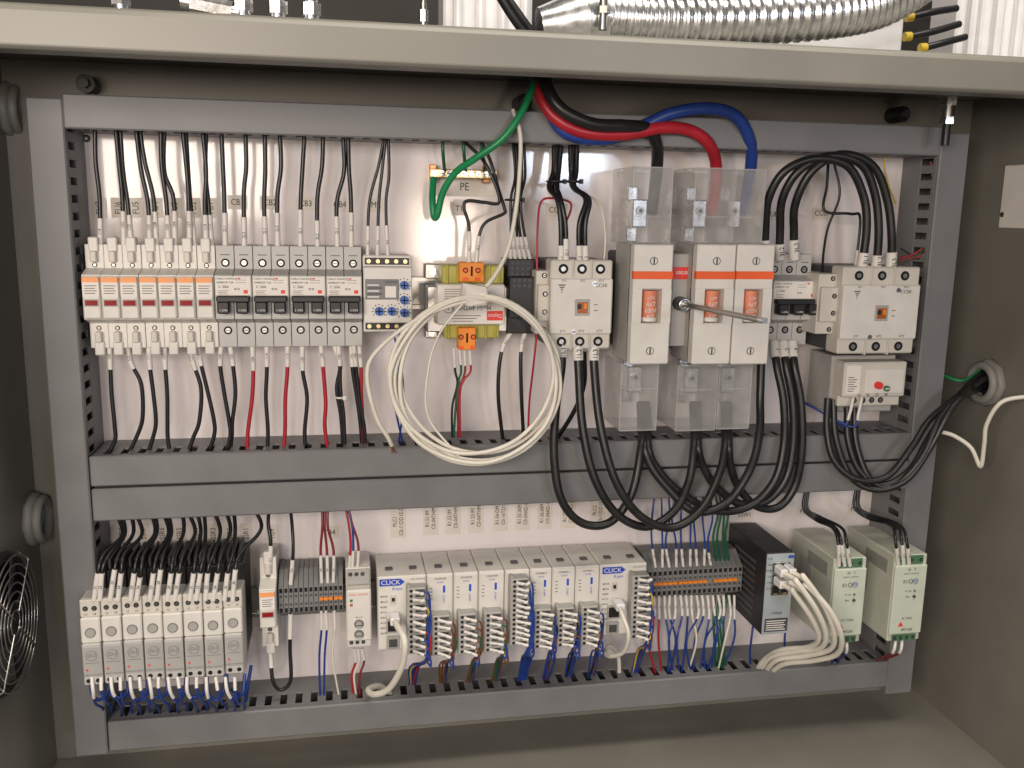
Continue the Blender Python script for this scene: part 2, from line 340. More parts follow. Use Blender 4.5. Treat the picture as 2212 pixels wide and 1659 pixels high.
# black relay base
x0,x1,z0,z1=R(1097,560,1157,722,.055); t=thing('relay_base','black relay socket between the transformer and the first contactor','relay socket',(x0,0,z0))
m=MB(); m.box(x0,x1,z0,z1,.008,.05,BLACK,.001); m.box(x0,x1,z0+.018,z1-.018,.049,.062,BLACK,.001); build(m,'body',t)
m=MB()
for i in range(4):
    for j in range(5):
        m.box(x0+.0035+i*.0055,x0+.007+i*.0055,z1-.006-j*.0058,z1-.0025-j*.0058,.0495 if j<3 else .0615,.0508 if j<3 else .0628,DGREY,.0002)
build(m,'terminal_grid',t)
def contactor(q,d,label,code,aux):
    x0,x1,z0,z1=R(*q,d); h=z1-z0; w=x1-x0; t=thing('contactor',label,'contactor',(x0,0,z0)); xm=(x0+x1)/2
    m=MB(); m.box(x0+.001,x1-.001,z0+.001,z1-.001,.008,d-.016,DGREY,.001); build(m,'rear_body',t)
    m=MB(); m.box(x0,x1,z0,z1,d-.03,d-.004,CREAM,.0015); m.box(x0,x1,z0+h*.17,z1-h*.2,d-.006,d,WHITE,.0015)
    for k in range(1,3): m.box(x0+w*(.05+.3*k)-.0008,x0+w*(.05+.3*k)+.0008,z1-h*.2+.001,z1+.001,d-.012,d-.0015,CREAM,.0004); m.box(x0+w*(.05+.3*k)-.0008,x0+w*(.05+.3*k)+.0008,z0-.001,z0+h*.17-.001,d-.012,d-.0015,CREAM,.0004)
    build(m,'front_housing',t)
    for k in range(3):
        for zz in (z1-h*.1,z0+h*.085):
            m=MB(); m.hole(x0+w*(.2+.3*k),zz,d-.004,.0052,False); m.knob(x0+w*(.2+.3*k),zz,d-.005,d-.0034,.0026,STEEL,10); build(m,'terminal_hole',t)
    zc=z0+h*.47; m=MB(); m.box(xm-.0075,xm+.0085,zc-.008,zc+.009,d-.001,d+.001,LGREY,.0006); m.box(xm-.005,xm+.006,zc-.0055,zc+.006,d,d+.0016,AMB,.0004); m.box(xm-.005,xm-.001,zc-.001,zc+.004,d+.001,d+.0028,BLACK,.0004); m.box(xm+.002,xm+.005,zc-.001,zc+.005,d+.001,d+.0024,ORANGE,.0004); build(m,'indicator_window',t)
    m=MB(); a=x0+w*.17; b=z1-h*.3
    for k in range(4): m.add([(a-.004+.0013*k,-d-.0004,b+.003-.0024*k),(a+.004-.0013*k,-d-.0004,b+.003-.0024*k),(a+.0032-.0013*k,-d-.0004,b+.0015-.0024*k),(a-.0032+.0013*k,-d-.0004,b+.0015-.0024*k)],[[0,1,2,3]],GINK)
    m.text(code,.0055,INK,x0+w*.8,z1-h*.28,d+.0004)
    for k in range(3): m.text(('2/T1','4/T2','6/T3')[k],.0034,INK,x0+w*(.2+.3*k),z0+h*.21,d+.0004); m.text(('1/L1','3/L2','5/L3')[k],.0034,INK,x0+w*(.2+.3*k),z1-h*.225,d+.0004)
    m.box(xm+.013,xm+.017,zc+.003,zc+.0037,d,d+.0004,INK,.0001); m.box(xm+.013,xm+.017,zc-.003,zc-.0023,d,d+.0004,INK,.0001); build(m,'lettering',t)
    for fx,fz in ((.7,.74),(.38,.2)):
        m=MB(); m.knob(x0+w*fx,z0+h*fz,d-.001,d+.0008,.0028,GALV,14); m.box(x0+w*fx-.0022,x0+w*fx+.0022,z0+h*fz-.0004,z0+h*fz+.0004,d,d+.001,DARK,.0001); build(m,'face_screw',t)
    a0,a1,c0,c1=R(*aux,d-.016); m=MB(); m.box(a0,a1,c0,c1,.02,d-.018,CREAM,.001); m.box(a0+.001,a1-.001,c0+.014,c1-.014,d-.019,d-.012,CREAM,.001)
    xa=(a0+a1)/2
    for k in range(4): m.hole(xa,c0+.005+k*(c1-c0-.01)/3,d-.018 if k in(0,3) else d-.012,.0028)
    build(m,'auxiliary_block',t)
contactor((1190,562,1323,755),.09,'first contactor, cream, between the black relay socket and the fused disconnect','CC50',(1158,585,1193,722))
contactor((1820,577,1985,765),.10,'second contactor, cream, at the right end of the upper row','CC50',(1768,592,1826,722))
# fused disconnect
t=thing('fused_disconnect','fused disconnect switch with three white fuse carriers and long steel shaft','disconnect switch',P(1500,655,0))
m=MB(); m.rbox(R(1335,545,1655,750,.05),.003,.055,BLACK,.002); build(m,'base',t)
m=MB(); rr=R(1450,548,1502,748,.09); m.rbox(rr,.05,.09,LGREY,.001); sw=build(m,'switch_body',t)
m=MB(); q=R(1451,577,1501,603,.09); m.rbox(q,.0895,.091,RED,.0002); m.text('mersen',.0075,WINK,(q[0]+q[1])/2,(q[2]+q[3])/2,.0914,PI,.8); build(m,'brand_label',sw)
p=P(1467,655,.09); m=MB(); m.knob(p.x,p.z,.088,.097,.0075,DGREY,20); m.knob(p.x,p.z,.096,.106,.006,STEEL,6); m.ring((p.x,-.1062,p.z),(0,1,0),.0055,.0014,GALV,20,6); build(m,'shaft_hub',t)
pe=P(1652,693,.285); m=MB(); m.tube([p.lerp(pe,k/4) for k in range(5)],.0032,STEEL,4); m.tube([p.lerp(pe,.95),pe.lerp(p,-.004)],.0033,GALV,4); build(m,'operating_shaft',t)
CT=((1365,360,1452,527),(1499,362,1584,527),(1585,365,1651,527)); CB=((1340,785,1421,931),(1462,788,1549,931),(1551,787,1622,927))
for k,q in enumerate(((1366,528,1450,787),(1501,528,1584,787),(1587,528,1667,787))):
    x0,x1,z0,z1=R(*q,.115); h=z1-z0; xm=(x0+x1)/2
    wz0,wz1=z0+h*.35,z0+h*.63; wx=.0105
    m=MB(); D1=.115
    m.box(x0,x1,z0,z1,.05,.104,LGREY,.0012)
    m.box(x0,x1,wz1,z1,.1,D1,WHITE,.0012); m.box(x0,x1,z0,wz0,.1,D1,WHITE,.0012); m.box(x0,xm-wx,wz0-.001,wz1+.001,.1,D1-.0002,WHITE,.0004); m.box(xm+wx,x1,wz0-.001,wz1+.001,.1,D1-.0002,WHITE,.0004)
    c=build(m,'fuse_carrier',t)
    m=MB(); m.box(x0-.0002,x1+.0002,z0+h*.715,z0+h*.78,.109,D1+.0005,ORED,.0003); build(m,'orange_band',c)
    m=MB(); m.cyl((xm,-.106,wz0+.0015),(0,0,1),.0078,wz1-wz0-.003,FUSE,18)
    for kk in range(4): m.text(('AJT','600V','A6T','~/='  )[kk],.0065,WINK,xm-.001,wz0+.006+kk*.0065,.1144,0,.9)
    m.cyl((xm,-.106,wz0+.0013),(0,0,1),.0081,.004,PAPER,18); build(m,'fuse',c)
    for zz in (z1-h*.135,z0+h*.115):
        m=MB(); m.knob(xm,zz,D1-.001,D1+.0006,.0042,GINK,18); m.knob(xm,zz,D1-.001,D1+.0009,.0033,WHITE,16); m.box(xm-.0007,xm+.0007,zz-.003,zz+.003,D1,D1+.0013,INK,.0001); build(m,'slotted_screw',c)
    for q2,dd,up in ((CT[k],.085,1),(CB[k],.075,0)):
        a=R(*q2,dd); m=MB(); th=.0009; e=.0014
        m.box(a[0]+e,a[1]-e,a[2]+e,a[3]-e,dd-th,dd,CLEAR,.0001); m.box(a[0],a[0]+th,a[2]+.0005,a[3]-.0005,.012,dd-e,CLEAR,.0002); m.box(a[1]-th,a[1],a[2]+.0005,a[3]-.0005,.012,dd-e,CLEAR,.0002)
        zz=(a[3]-th,a[3]) if up else (a[2],a[2]+th); m.box(a[0]+e,a[1]-e,zz[0],zz[1],.012,dd-e,CLEAR,.0002)
        for b in ((a[0],a[0]+e-.0001,a[2],a[3]),(a[1]-e+.0001,a[1],a[2],a[3]),(a[0]+e,a[1]-e,a[2],a[2]+e-.0001),(a[0]+e,a[1]-e,a[3]-e+.0001,a[3])): m.box(*b,dd-e+.0001,dd+.0003,CLEARE,.0004)
        zr=a[2]+(a[3]-a[2])*(.35 if up else .62); m.box(a[0]+.004,a[1]-.004,zr,zr+.0012,dd+.0001,dd+.0012,CLEARE,.0003)
        build(m,'clear_terminal_cover',t)
        xc=(a[0]+a[1])/2+(.004 if not up else 0); zc=(a[2]+.03 if up else a[3]-.024)
        m=MB(); m.box(xc-.0085,xc+.0085,zc-.014,zc+.016,.02,.046,GALV,.0015); m.knob(xc,zc+.004,.045,.049,.005,STEEL,6); m.knob(xc,zc+.004,.048,.0495,.0025,DARK,6); m.box(xc-.006,xc+.006,zc-.03,zc+.03,.012,.0195,GALV,.001); build(m,'cable_lug',t)
# motor breaker
xa=P(1669,640,.068).x; xb=P(1766,640,.068).x
breaker(xa,3,ZU-.003,(xb-xa)/3,'triple pole grey circuit breaker between the disconnect and second contactor',('CARLO GAVAZZI','GMB6S3P C50','C 50A'))
# overload relay
x0,x1,z0,z1=R(1822,782,1956,880,.085); t=thing('overload_relay','overload relay with red and green buttons hanging under the second contactor','overload relay',(x0,0,z0))
m=MB(); m.box(x0-.003,x1,z0-.010,z1+.004,.012,.062,LGREY,.001); m.box(x0,x1,z0+.012,z1,.06,.085,CREAM,.0015); m.box(x0,x1,z0,z0+.0125,.06,.076,CREAM,.001); build(m,'body',t)
for k in range(4):
    m=MB(); m.hole(x0+.020+k*.011,z0+.0065,.076,.0034); build(m,'terminal_screw',t)
m=MB(); m.box(x0+.0265,x1-.003,z0+.016,z1-.008,.0845,.0862,WHITE,.0008); build(m,'control_panel',t)
m=MB(); m.knob(x0+.041,z0+.026,.086,.091,.0042,RED,20); build(m,'red_button',t)
m=MB(); m.knob(x0+.052,z0+.022,.086,.089,.0034,GREENP,20); m.box(x0+.0495,x0+.0545,z0+.0214,z0+.0226,.088,.0894,WINK,.0002); build(m,'green_dial',t)
m=MB(); m.rbox((x0+.003,x0+.02,z0+.016,z1-.004),.0845,.0856,PAPER,.0002)
for k in range(7): m.box(x0+.005,x0+.012+.002*(k%3),z0+.019+k*.0026,z0+.0197+k*.0026,.0855,.086,INK,.0001)
for k in range(4): m.text(('95','96','97','98')[k],.004,INK,x0+.020+k*.011,z0+.0145,.0856)
build(m,'printed_label',t)
# ground bar
x0,x1,z0,z1=R(928,366,1074,385,.02); t=thing('ground_bar','brass ground bar with row of screws near top centre of plate','ground bar',(x0,0,z0))
m=MB(); m.box(x0,x1,z0,z1,.011,.02,BRASS,.0008); build(m,'bar',t)
for k in range(9):
    m=MB(); xx=x0+.005+k*(x1-x0-.01)/8; m.knob(xx,(z0+z1)/2,.0195,.023,.003,GALV,14); m.box(xx-.0025,xx+.0025,(z0+z1)/2-.0004,(z0+z1)/2+.0004,.0225,.0233,DARK,.0001); build(m,'clamp_screw',t)
for a in (x0+.001,x1-.014):
    m=MB(); m.box(a,a+.007,z0-.004,z1+.005,.0004,.0112,COPPER,.0006); build(m,'standoff',t)
# ================= stickers on the plate
def sticker(u,v,txt,label,rot=0,size=.009,pad=.002,w=None,h=None):
    p=P(u,v,0); L=txt.split('\n'); ww=w or max(len(s) for s in L)*size*.6+2*pad; hh=h or len(L)*size*1.15+2*pad
    if rot: ww,hh=hh,ww
    m=MB(); m.box(p.x-ww/2,p.x+ww/2,p.z-hh/2,p.z+hh/2,-.0003,.0004,CARD,.0001); o=build(m,'label_sticker',None,label,'label')
    t=MB()
    for i,s in enumerate(L):
        off=((len(L)-1)/2-i)*size*1.1
        t.text(s,size,INK,p.x+(-off if rot else 0),p.z+(0 if rot else off),.0008,PI/2 if rot else 0,.85)
    build(t,'lettering',o)
for u,v,s in ((513,437,'CB1'),(583,438,'CB2'),(660,440,'CB3'),(734,442,'CB4'),(812,443,'MR'),(992,451,'T1'),(1203,454,'CC00'),(1455,457,'DISM1'),(1668,463,'FU8'),(1775,461,'CC01')):
    sticker(u,v,s,f'cream printed label reading {s} on the plate of the upper row')
sticker(1003,404,'PE','cream printed label reading PE under the brass ground bar',0,.012,.004,.07,.02)
for u,s in ((215,'FU7'),(256,'FU6'),(294,'FU5'),(336,'FU4'),(378,'FU3'),(418,'FU2'),(455,'FU1')): sticker(u,449,s,f'upright cream label reading {s} above the fuse holders',1)
for i,(u,s) in enumerate(((264,'SSR8'),(310,'SSR7'),(351,'SSR6'),(388,'SSR5'),(424,'SSR4'),(461,'SSR3'),(497,'SSR2'),(532,'SSR1'),(588,'FU9'))): sticker(u,1152,s,f'upright cream label reading {s} above the lower row',1,.008)
for u,v,s,l in ((860,1126,'PLC1\nC0-11DD1E-D','PLC1'),(930,1120,'R1.S1.IM\nC0-04THM','R1.S1.IM'),(978,1118,'R1.S2.IM\nC0-04THM','R1.S2.IM'),(1028,1115,'R1.S3.IM\nC0-04THM','R1.S3.IM'),(1081,1112,'R1.S4.OM\nC0-16TD1','R1.S4.OM'),(1129,1110,'R1.S5.IAM\nC0-04AD-1','R1.S5.IAM'),(1177,1108,'R1.S6.IAM\nC0-04AD-1','R1.S6.IAM'),(1227,1106,'R1.S7.IAM\nC0-04AD-1','R1.S7.IAM'),(1291,1102,'PLC2\nC0-11DD1E-D','PLC2')):
    sticker(u,v,s,f'upright two line cream label reading {l} above the controller',1,.0066,.002,.040,.018)
sticker(712,1150,'TB4','small cream label reading TB4 behind red wires in lower row'); sticker(1608,1112,'ESW1','small cream label reading ESW1 above the black network switch',0,.008)
sticker(1735,1105,'PS1','small cream label reading PS1 above the left power supply',0,.008); sticker(1845,1100,'PS2','small cream label reading PS2 above the right power supply',0,.008)
# ================= LOWER ROW
x0,x1,z0,z1=R(173,1292,526,1470,.10); W=(x1-x0)/8; h=z1-z0
def ssr(a,label):
    t=thing('solid_state_relay',label,'solid state relay',(a,0,z0),'solid state relays in the lower row'); b=a+W-.0004; xm=(a+b)/2
    m=MB(); m.box(a,b,z0+.004,z1+.018,.006,.066,BLACK,.001)
    for k in range(3): m.box(a+.001+k*.0055,a+.0035+k*.0055,z1+.0175,z1+.028,.012,.06,DGREY,.0006)
    build(m,'heatsink',t)
    m=MB(); m.box(a,b,z0+.004,z1,.065,.092,LGREY2,.0012); m.box(a+.0004,b-.0004,z0+h*.5,z1-h*.2,.091,.0985,WHITE,.0012); m.box(a+.0002,b-.0002,z1-h*.2,z1,.0915,.095,CREAM,.0008); bd=build(m,'body',t)
    m=MB(); m.box(a+.0006,b-.0006,z0,z0+h*.5,.09,.1,LGREY2,.0012); m.box(a+.002,b-.002,z0+h*.1,z0+h*.46,.0995,.1001,RGREY,.0002); cv=build(m,'lower_cover',t)
    m=MB(); m.text('O-I',.0055,GINK,xm,z0+h*.36,.1005); m.text('CARLO GAVAZZI',.0022,GINK,xm,z0+h*.13,.1005); m.add([(a+.003,-.1005,z0+h*.2),(a+.006,-.1005,z0+h*.2),(a+.0045,-.1005,z0+h*.17)],[[0,1,2]],RED)
    m.box(a+.003,b-.003,z0+h*.27,z0+h*.275,.0995,.1004,GINK,.0001); m.ring((xm,-.1004,z0+h*.36),(0,1,0),.0052,.0002,GINK,16,4); build(m,'lettering',cv)
    m=MB(); m.knob(xm,z0+h*.63,.098,.0992,.0052,MGREY,18); m.knob(xm,z0+h*.63,.098,.0996,.0042,LGREY,16); build(m,'load_screw',t)
    for sx in (-1,1):
        m=MB(); m.hole(xm+sx*.0042,z1-h*.1,.095,.0026); m.text(('13','14')[sx>0],.003,INK,xm+sx*.0042,z1-h*.17,.0954); build(m,'terminal_screw',t)
    for sx in (-1,1):
        m=MB(); m.hole(xm+sx*.0045,z0+.005,.1,.0022,False); build(m,'terminal_hole',t)
    return t
s0=None
for i in range(8):
    lb=f'{ORD[i]} solid state relay from the left in the lower row'
    if i==0: s0=ssr(x0,lb)
    else: dup(s0,(W*i,(.002 if i in (2,3) else .0008*(i%2)),(.001 if i==7 else 0)),lb)
fuse_holder(P(560,1310,.07).x,P(578,1310,.06).z,'lone white fuse holder in the lower row beside grey terminal blocks')
def term_row(q,d,n,label,group,orange):
    x0,x1,z0,z1=R(*q,d); w=(x1-x0)/n; h=z1-z0; first=None
    for i in range(n):
        lb=f'{ORD[i]} {label}'
        if first is None:
            t=first=thing('terminal_block',lb,'terminal block',(x0,0,z0),group); a=x0; b=x0+w-.0004; xm=(a+b)/2
            m=MB(); m.prism([(.006,z1+.004),(d*.6,z1+.004),(d,z1-h*.2),(d,z0+h*.2),(d*.6,z0-.002),(.006,z0-.002)],a,b,MGREY); build(m,'body',t,bev=.0003)
            for sg in (0,1):
                zz=z0+h*(.26 if sg==0 else .74); m=MB(); m.box(xm-w*.3,xm+w*.3,zz-.0025,zz+.0025,d-.001,d+.0003,DARK,.0002); build(m,'clamp_opening',t)
                zz=z0+h*(.40 if sg==0 else .60); m=MB(); m.knob(xm,zz,d-.001,d+.0003,w*.28,DGREY,10); build(m,'test_hole',t)
        else: dup(first,(w*i,0,0),lb)
    for k,(i0,i1) in enumerate(orange):
        m=MB()
        for i in range(i0,i1): m.box(x0+w*i+.0006,x0+w*(i+1)-.001,z0+h*.47,z0+h*.535,d-.002,d+.003,ORANGE,.0004)
        m.box(x0+w*i0+.0006,x0+w*i1-.001,z0+h*.48,z0+h*.52,d-.002,d+.0018,ORANGE,.0003)
        build(m,'jumper_bar',None,f'{ORD[k]} orange jumper bar from the left across the {"long" if n>14 else "short"} terminal strip','jumper')
term_row((602,1250,742,1338,),.055,13,'grey terminal block from the left in the short strip','terminal blocks in the short strip',[(8,11),(11,13)])
term_row((1398,1212,1603,1300),.055,19,'grey terminal block from the left in the long strip','terminal blocks in the long strip',[(1,6),(6,12),(13,18)])
x0,x1,z0,z1=R(748,1238,802,1412,.07); t=thing('timer_relay','slim white timer relay with two knobs left of the controller','timer relay',(x0,0,z0))
m=MB(); m.box(x0,x1,z0,z1,.008,.055,WHITE,.001); m.box(x0,x1,z0+.015,z1-.019,.054,.071,WHITE,.0015); m.box(x0+.001,x1-.001,z1-.018,z1-.001,.054,.058,LGREY,.0006); build(m,'body',t); xm=(x0+x1)/2
for k in range(2):
    m=MB(); zz=z0+.023+k*.012; m.knob(xm,zz,.07,.0715,.0052,GINK,18); m.knob(xm,zz,.071,.075,.0035,LGREY,14); m.box(xm-.003,xm+.003,zz-.0004,zz+.0004,.0745,.0754,DARK,.0001); build(m,'knob',t)
for k in range(3):
    m=MB(); m.hole(x0+.005+k*.0065,z1-.006,.058,.0022); m.hole(x0+.005+k*.0065,z0+.006,.055,.0022); build(m,'terminal_screw',t)
m=MB(); m.text('CARLO GAVAZZI',.0026,RED,xm,z1-.024,.0714); m.box(x0+.004,x0+.007,z1-.032,z1-.029,.07,.0714,GREENP,.0002); m.box(x0+.004,x0+.007,z1-.037,z1-.034,.07,.0714,AMB,.0002); m.text('ms s h',.003,INK,xm,z0+.043,.0714); build(m,'lettering',t)
# controller row
pz1=P(1100,1232,.075).z; pz0=P(1100,1388,.075).z
B=[816,922,980,1034,1090,1144,1192,1242,1294,1395]; BX=[P(u,1310,.075).x for u in B]
NM=['C0-11DD1E-D','C0-04THM','C0-04THM','C0-04THM','C0-16TD1','C0-04AD-1','C0-04AD-1','C0-04AD-1','C0-11DD1E-D']
CR2=random.Random(5)
for i in range(9):
    a,b=BX[i],BX[i+1]-.0006; big=i in (0,8); xm=(a+b)/2
    lb=('wide controller unit with network socket at the left end of its row' if i==0 else 'wide controller unit with network socket at the right end of its row') if big else f'{ORD[i-1]} narrow input output module right of the left controller unit'
    t=thing('controller_unit' if big else 'controller_module',lb,'controller' if big else 'controller module',(a,0,pz0),None if big else 'controller input output modules')
    m=MB(); m.box(a,b,pz0,pz1,.008,.0745,WHITE,.0012); m.box(a+.0008,b-.0008,pz0+.002,pz1-.0015,.074,.076,WHITE,.0012); build(m,'case',t)
    for sg in ((.25,.75) if big else (.5,)):
        m=MB(); xc=a+(b-a)*sg; m.box(xc-.004,xc+.004,pz1-.0006,pz1+.0016,.05,.0575,DGREY,.0004); build(m,'latch',t)
    m=MB(); d=.0764
    if big:
        m.add([(a+.002,-d,pz1-.010),(a+.024,-d,pz1-.010),(a+.029,-d,pz1-.006),(a+.024,-d,pz1-.002),(a+.002,-d,pz1-.002)],[[0,1,2,3,4]],INKB)
        m.text('CLICK',.0074,WINK,a+.0138,pz1-.0061,d+.0004); m.text('Koyo',.005,INKB,a+.021,pz1-.0135,d); m.text(NM[i],.0036,GINK,b-.009,pz1-.0015-.002,d,0,.72)
        for k in range(8): m.text(('PWR','RUN','ERR','TX1','RX1','TX2','RX2','LNK')[k],.003,INK,a+.0075,pz1-.022-k*.006,d); m.box(a+.003,a+.0045,pz1-.0227-k*.006,pz1-.0212-k*.006,.0757,d,GREENP if k<2 else GINK,.0001)
    else:
        m.text(NM[i],.0034,INK,xm,pz1-.005,d,0,.8); m.text('CLICK',.0026,INKB,xm,pz1-.009,d); m.box(xm+.003,xm+.0055,pz1-.021,pz1-.013,.0757,d,INKB,.0001); m.text('OUTPUT' if i==4 else 'INPUT',.003,INKB,xm+.0042,pz1-.028,d,PI/2)
        for k in range(4): m.box(a+.003,a+.006,pz1-.016-k*.004,pz1-.0152-k*.004,.0757,d,GINK,.0001)
    build(m,'lettering',t)
    if big:
        m=MB(); xc=a+.0165; m.box(xc-.003,xc+.003,pz1-.03,pz1-.02,.0755,.0775,CREAM,.0004); m.box(xc-.0015,xc+.0015,pz1-.027,pz1-.023,.077,.079,BLACK,.0003); build(m,'mode_switch',t)
        m=MB(); m.box(xc-.0075,xc+.0075,pz0+.022,pz0+.038,.0755,.079,LGREY,.0006); m.box(xc-.006,xc+.006,pz0+.024,pz0+.036,.0785,.0794,BLACK,.0003); build(m,'network_socket',t)
        m=MB(); m.box(xc-.0075,xc+.006,pz0+.004,pz0+.018,.0755,.079,LGREY,.0006); m.box(xc-.005,xc+.004,pz0+.006,pz0+.015,.0785,.0794,DGREY,.0003); build(m,'serial_socket',t)
        c0,c1,e0,e1=b-.022,b-.002,pz0+.002,pz1-.008
    elif i==4: c0,c1,e0,e1=xm-.0105,xm+.009,pz0+.004,pz1-.004
    else: c0,c1,e0,e1=xm-.0105,xm+.009,pz0-.002,pz0+.044
    m=MB(); m.box(c0,c1,e0,e1,.0755,.0905,LGREY,.0008); m.box(c0+.0005,c0+.004,e0-.001,e1+.001,.0755,.086,LGREY,.0006); cn=build(m,'plug_connector',t); n=int((e1-e0)/.0055)
    m=MB()
    for k in range(n): zz=e0+.003+k*(e1-e0-.006)/max(1,n-1); m.knob(c0+.0045,zz,.090,.0908,.0017,DARK,8); m.box(c0+.009,c1-.001,zz-.0015,zz+.0015,.090,.0909,DGREY,.0002)
    build(m,'clamp_row',cn)
    nw=9 if big else (12 if i==4 else 6)
    for k in range(nw):
        zz=e1-.004-k*(e1-e0-.008)/(nw-1); st=Vector((c0+.007,-.0915,zz)); sd=CR2.uniform(.9,1.15); dz=CR2.uniform(-.003,.0005)
        pe=P(B[i]+(68 if big else 28)+k*(2.4 if nw<9 else 1.6),1478-(B[i]-816)*.03,.045)
        pts=[st,st+Vector((.008,-.005,dz*.6)),st+Vector((.0155*sd,-.006,dz-.003)),Vector((st.x+.0155*sd+.0005*(k%3),-.0945-.003*CR2.random(),min(zz-.016,pz0+.010))),Vector((st.x+.012*sd,-.088-.004*CR2.random(),pz0-.008)),Vector((pe.x+CR2.uniform(-.002,.004),-.062-.006*CR2.random(),pz0-.026)),pe]
        ci=(0,0,2,3,0,1,0,4,0)[k%9] if big else (0 if i==4 else (4,4,5,4,4,0)[k] if i in(1,2) else (4,5,4,5,0,4)[k] if i==3 else (0,6,0,4,0,0)[k])
        col=(WBL,WR,WY,WBL,WBR,WDG,WB)[ci]; cn_=('blue','red','yellow','blue','brown','green','black')[ci]
        path=smooth_path(pts); m=MB(); m.tube(path,.00115,col,6)
        o=build(m,'wire',None,f'{ORD[k]} wire from top, {cn_}, on the plug of {"the left controller unit" if i==0 else "the right controller unit" if i==8 else ORD[i-1]+" narrow module"}','wire','wires of the controller plugs')
        sleeve_on(o,path,.0014,.014*CR2.uniform(.8,1.1),'%d'%(100+i*10+k),True)
# network switch
x0,x1,z0,z1=R(1650,1195,1711,1370,.11); t=thing('network_switch','black network switch with pale blue face and white network plugs','network switch',(x0,0,z0))
m=MB(); m.box(x0,x1,z0,z1,.008,.109,BLACK,.0012)
for k in range(9): m.box(x0-.0006,x0+.001,z0+.012+k*.008,z0+.015+k*.008,.03,.085,DGREY,.0003)
build(m,'case',t)
m=MB(); m.box(x0+.0008,x1-.0008,z0+.001,z1-.001,.1085,.1105,FACEB,.0005); fc=build(m,'face_plate',t)
m=MB(); m.box(x0+.003,x1-.003,z0+.004,z0+.020,.11,.1109,DGREY,.0003)
for k in range(5): m.box(x0+.005,x1-.006-.002*(k%2),z0+.006+k*.0026,z0+.007+k*.0026,.1105,.1112,WINK,.0001)
for k in range(6): m.text(('P1','P2','PWR','5','4','3')[k],.0032,INK,x0+.0035,z1-.006-k*.007,.1109); m.knob(x0+.0062,z1-.006-k*.007,.1105,.1112,.0008,GREENP,8)
m.box(x1-.008,x1-.0015,z1-.006,z1-.003,.1104,.1109,INKB,.0001)
m.text('STRIDE',.004,INK,(x0+x1)/2,z0+.026,.1109); build(m,'lettering',fc)
PORT=[]
for k in range(6):
    m=MB(); a=x0+.0125+(k%2)*.0105; c=z1-.016-(k//2)*.0135; m.box(a-.005,a+.005,c-.0062,c+.0062,.11,.1125,STEEL,.0004); m.box(a-.0042,a+.0042,c-.0052,c+.0052,.1115,.1129,BLACK,.0002); m.box(a-.0028,a+.0028,c-.0052,c-.003,.112,.1133,BRASS,.0002); build(m,'port',t)
    PORT.append((a,c))
# power supplies
for k,(q,tx) in enumerate((((1797,1207,1867,1390),('SPD2460','24VDC  2.5A')),((1927,1200,1997,1385),('SPD1260','12VDC  5A')))):
    x0,x1,z0,z1=R(*q,.11); xm=(x0+x1)/2; t=thing('power_supply',('left' if k==0 else 'right')+' one of two pale green grey power supplies in the lower row','power supply',(x0,0,z0))
    m=MB(); m.box(x0,x1,z0,z1,.008,.108,PSUC,.0015); m.box(x0+.0006,x1-.0006,z0+.010,z1-.012,.107,.111,MINT,.0012)
    for j in range(8): m.box(x0-.0004,x0+.0004,z1-.012-j*.002,z1-.0108-j*.002,.05,.095,MGREY,.0001)
    build(m,'case',t)
    m=MB(); m.box(x0-.0003,x0+.0003,z0+.045,z1-.022,.03,.06,LGREY,.0001); build(m,'side_label',t)
    for zz,hh,nn in ((z1-.0115,.0105,3),(z0+.0005,.008,4)):
        m=MB(); m.box(x0+.0055,x1-.0055,zz,zz+hh,.100,.109,GREENP,.0006)
        for j in range(nn): m.knob(x0+.009+j*(x1-x0-.018)/(nn-1),zz+hh/2,.1085,.1095,.0021,DARK,10); m.knob(x0+.009+j*(x1-x0-.018)/(nn-1),zz+hh/2,.1085,.1098,.0012,STEEL,8)
        build(m,'terminal_block',t)
    m=MB(); d=.1115
    m.text('L   N',.0046,INK,xm,z1-.0165,d,PI); m.text('100-240VAC 50/60Hz',.0022,INK,xm,z1-.0215,d,PI); m.text('CE',.0052,INK,xm-.007,z1-.031,d,PI); m.text('UL',.0036,INKB,xm+.006,z1-.031,d,PI); m.ring((xm+.006,-d,z1-.031),(0,1,0),.003,.0003,INKB,18,4); m.ring((xm,-d,z1-.031),(0,1,0),.0024,.0003,INK,14,4)
    m.text(tx[1],.0036,INK,xm,z0+.030,d,PI,.8); m.text(tx[0],.0046,INK,xm+.001,z0+.016,d,PI,.85); m.text('DC ok',.003,INK,xm-.002,z1-.043,d,PI); m.text('Vadj',.003,INK,xm-.002,z1-.050,d,PI)
    m.add([(xm-.011,-d,z0+.020),(xm-.004,-d,z0+.020),(xm-.0075,-d,z0+.026)],[[0,1,2]],RED); m.knob(xm+.006,z1-.043,.1105,.112,.0013,GREENP,10); build(m,'lettering',t)
    m=MB(); m.knob(xm+.006,z1-.050,.1105,.1125,.0018,DGREY,12); build(m,'trim_pot',t)
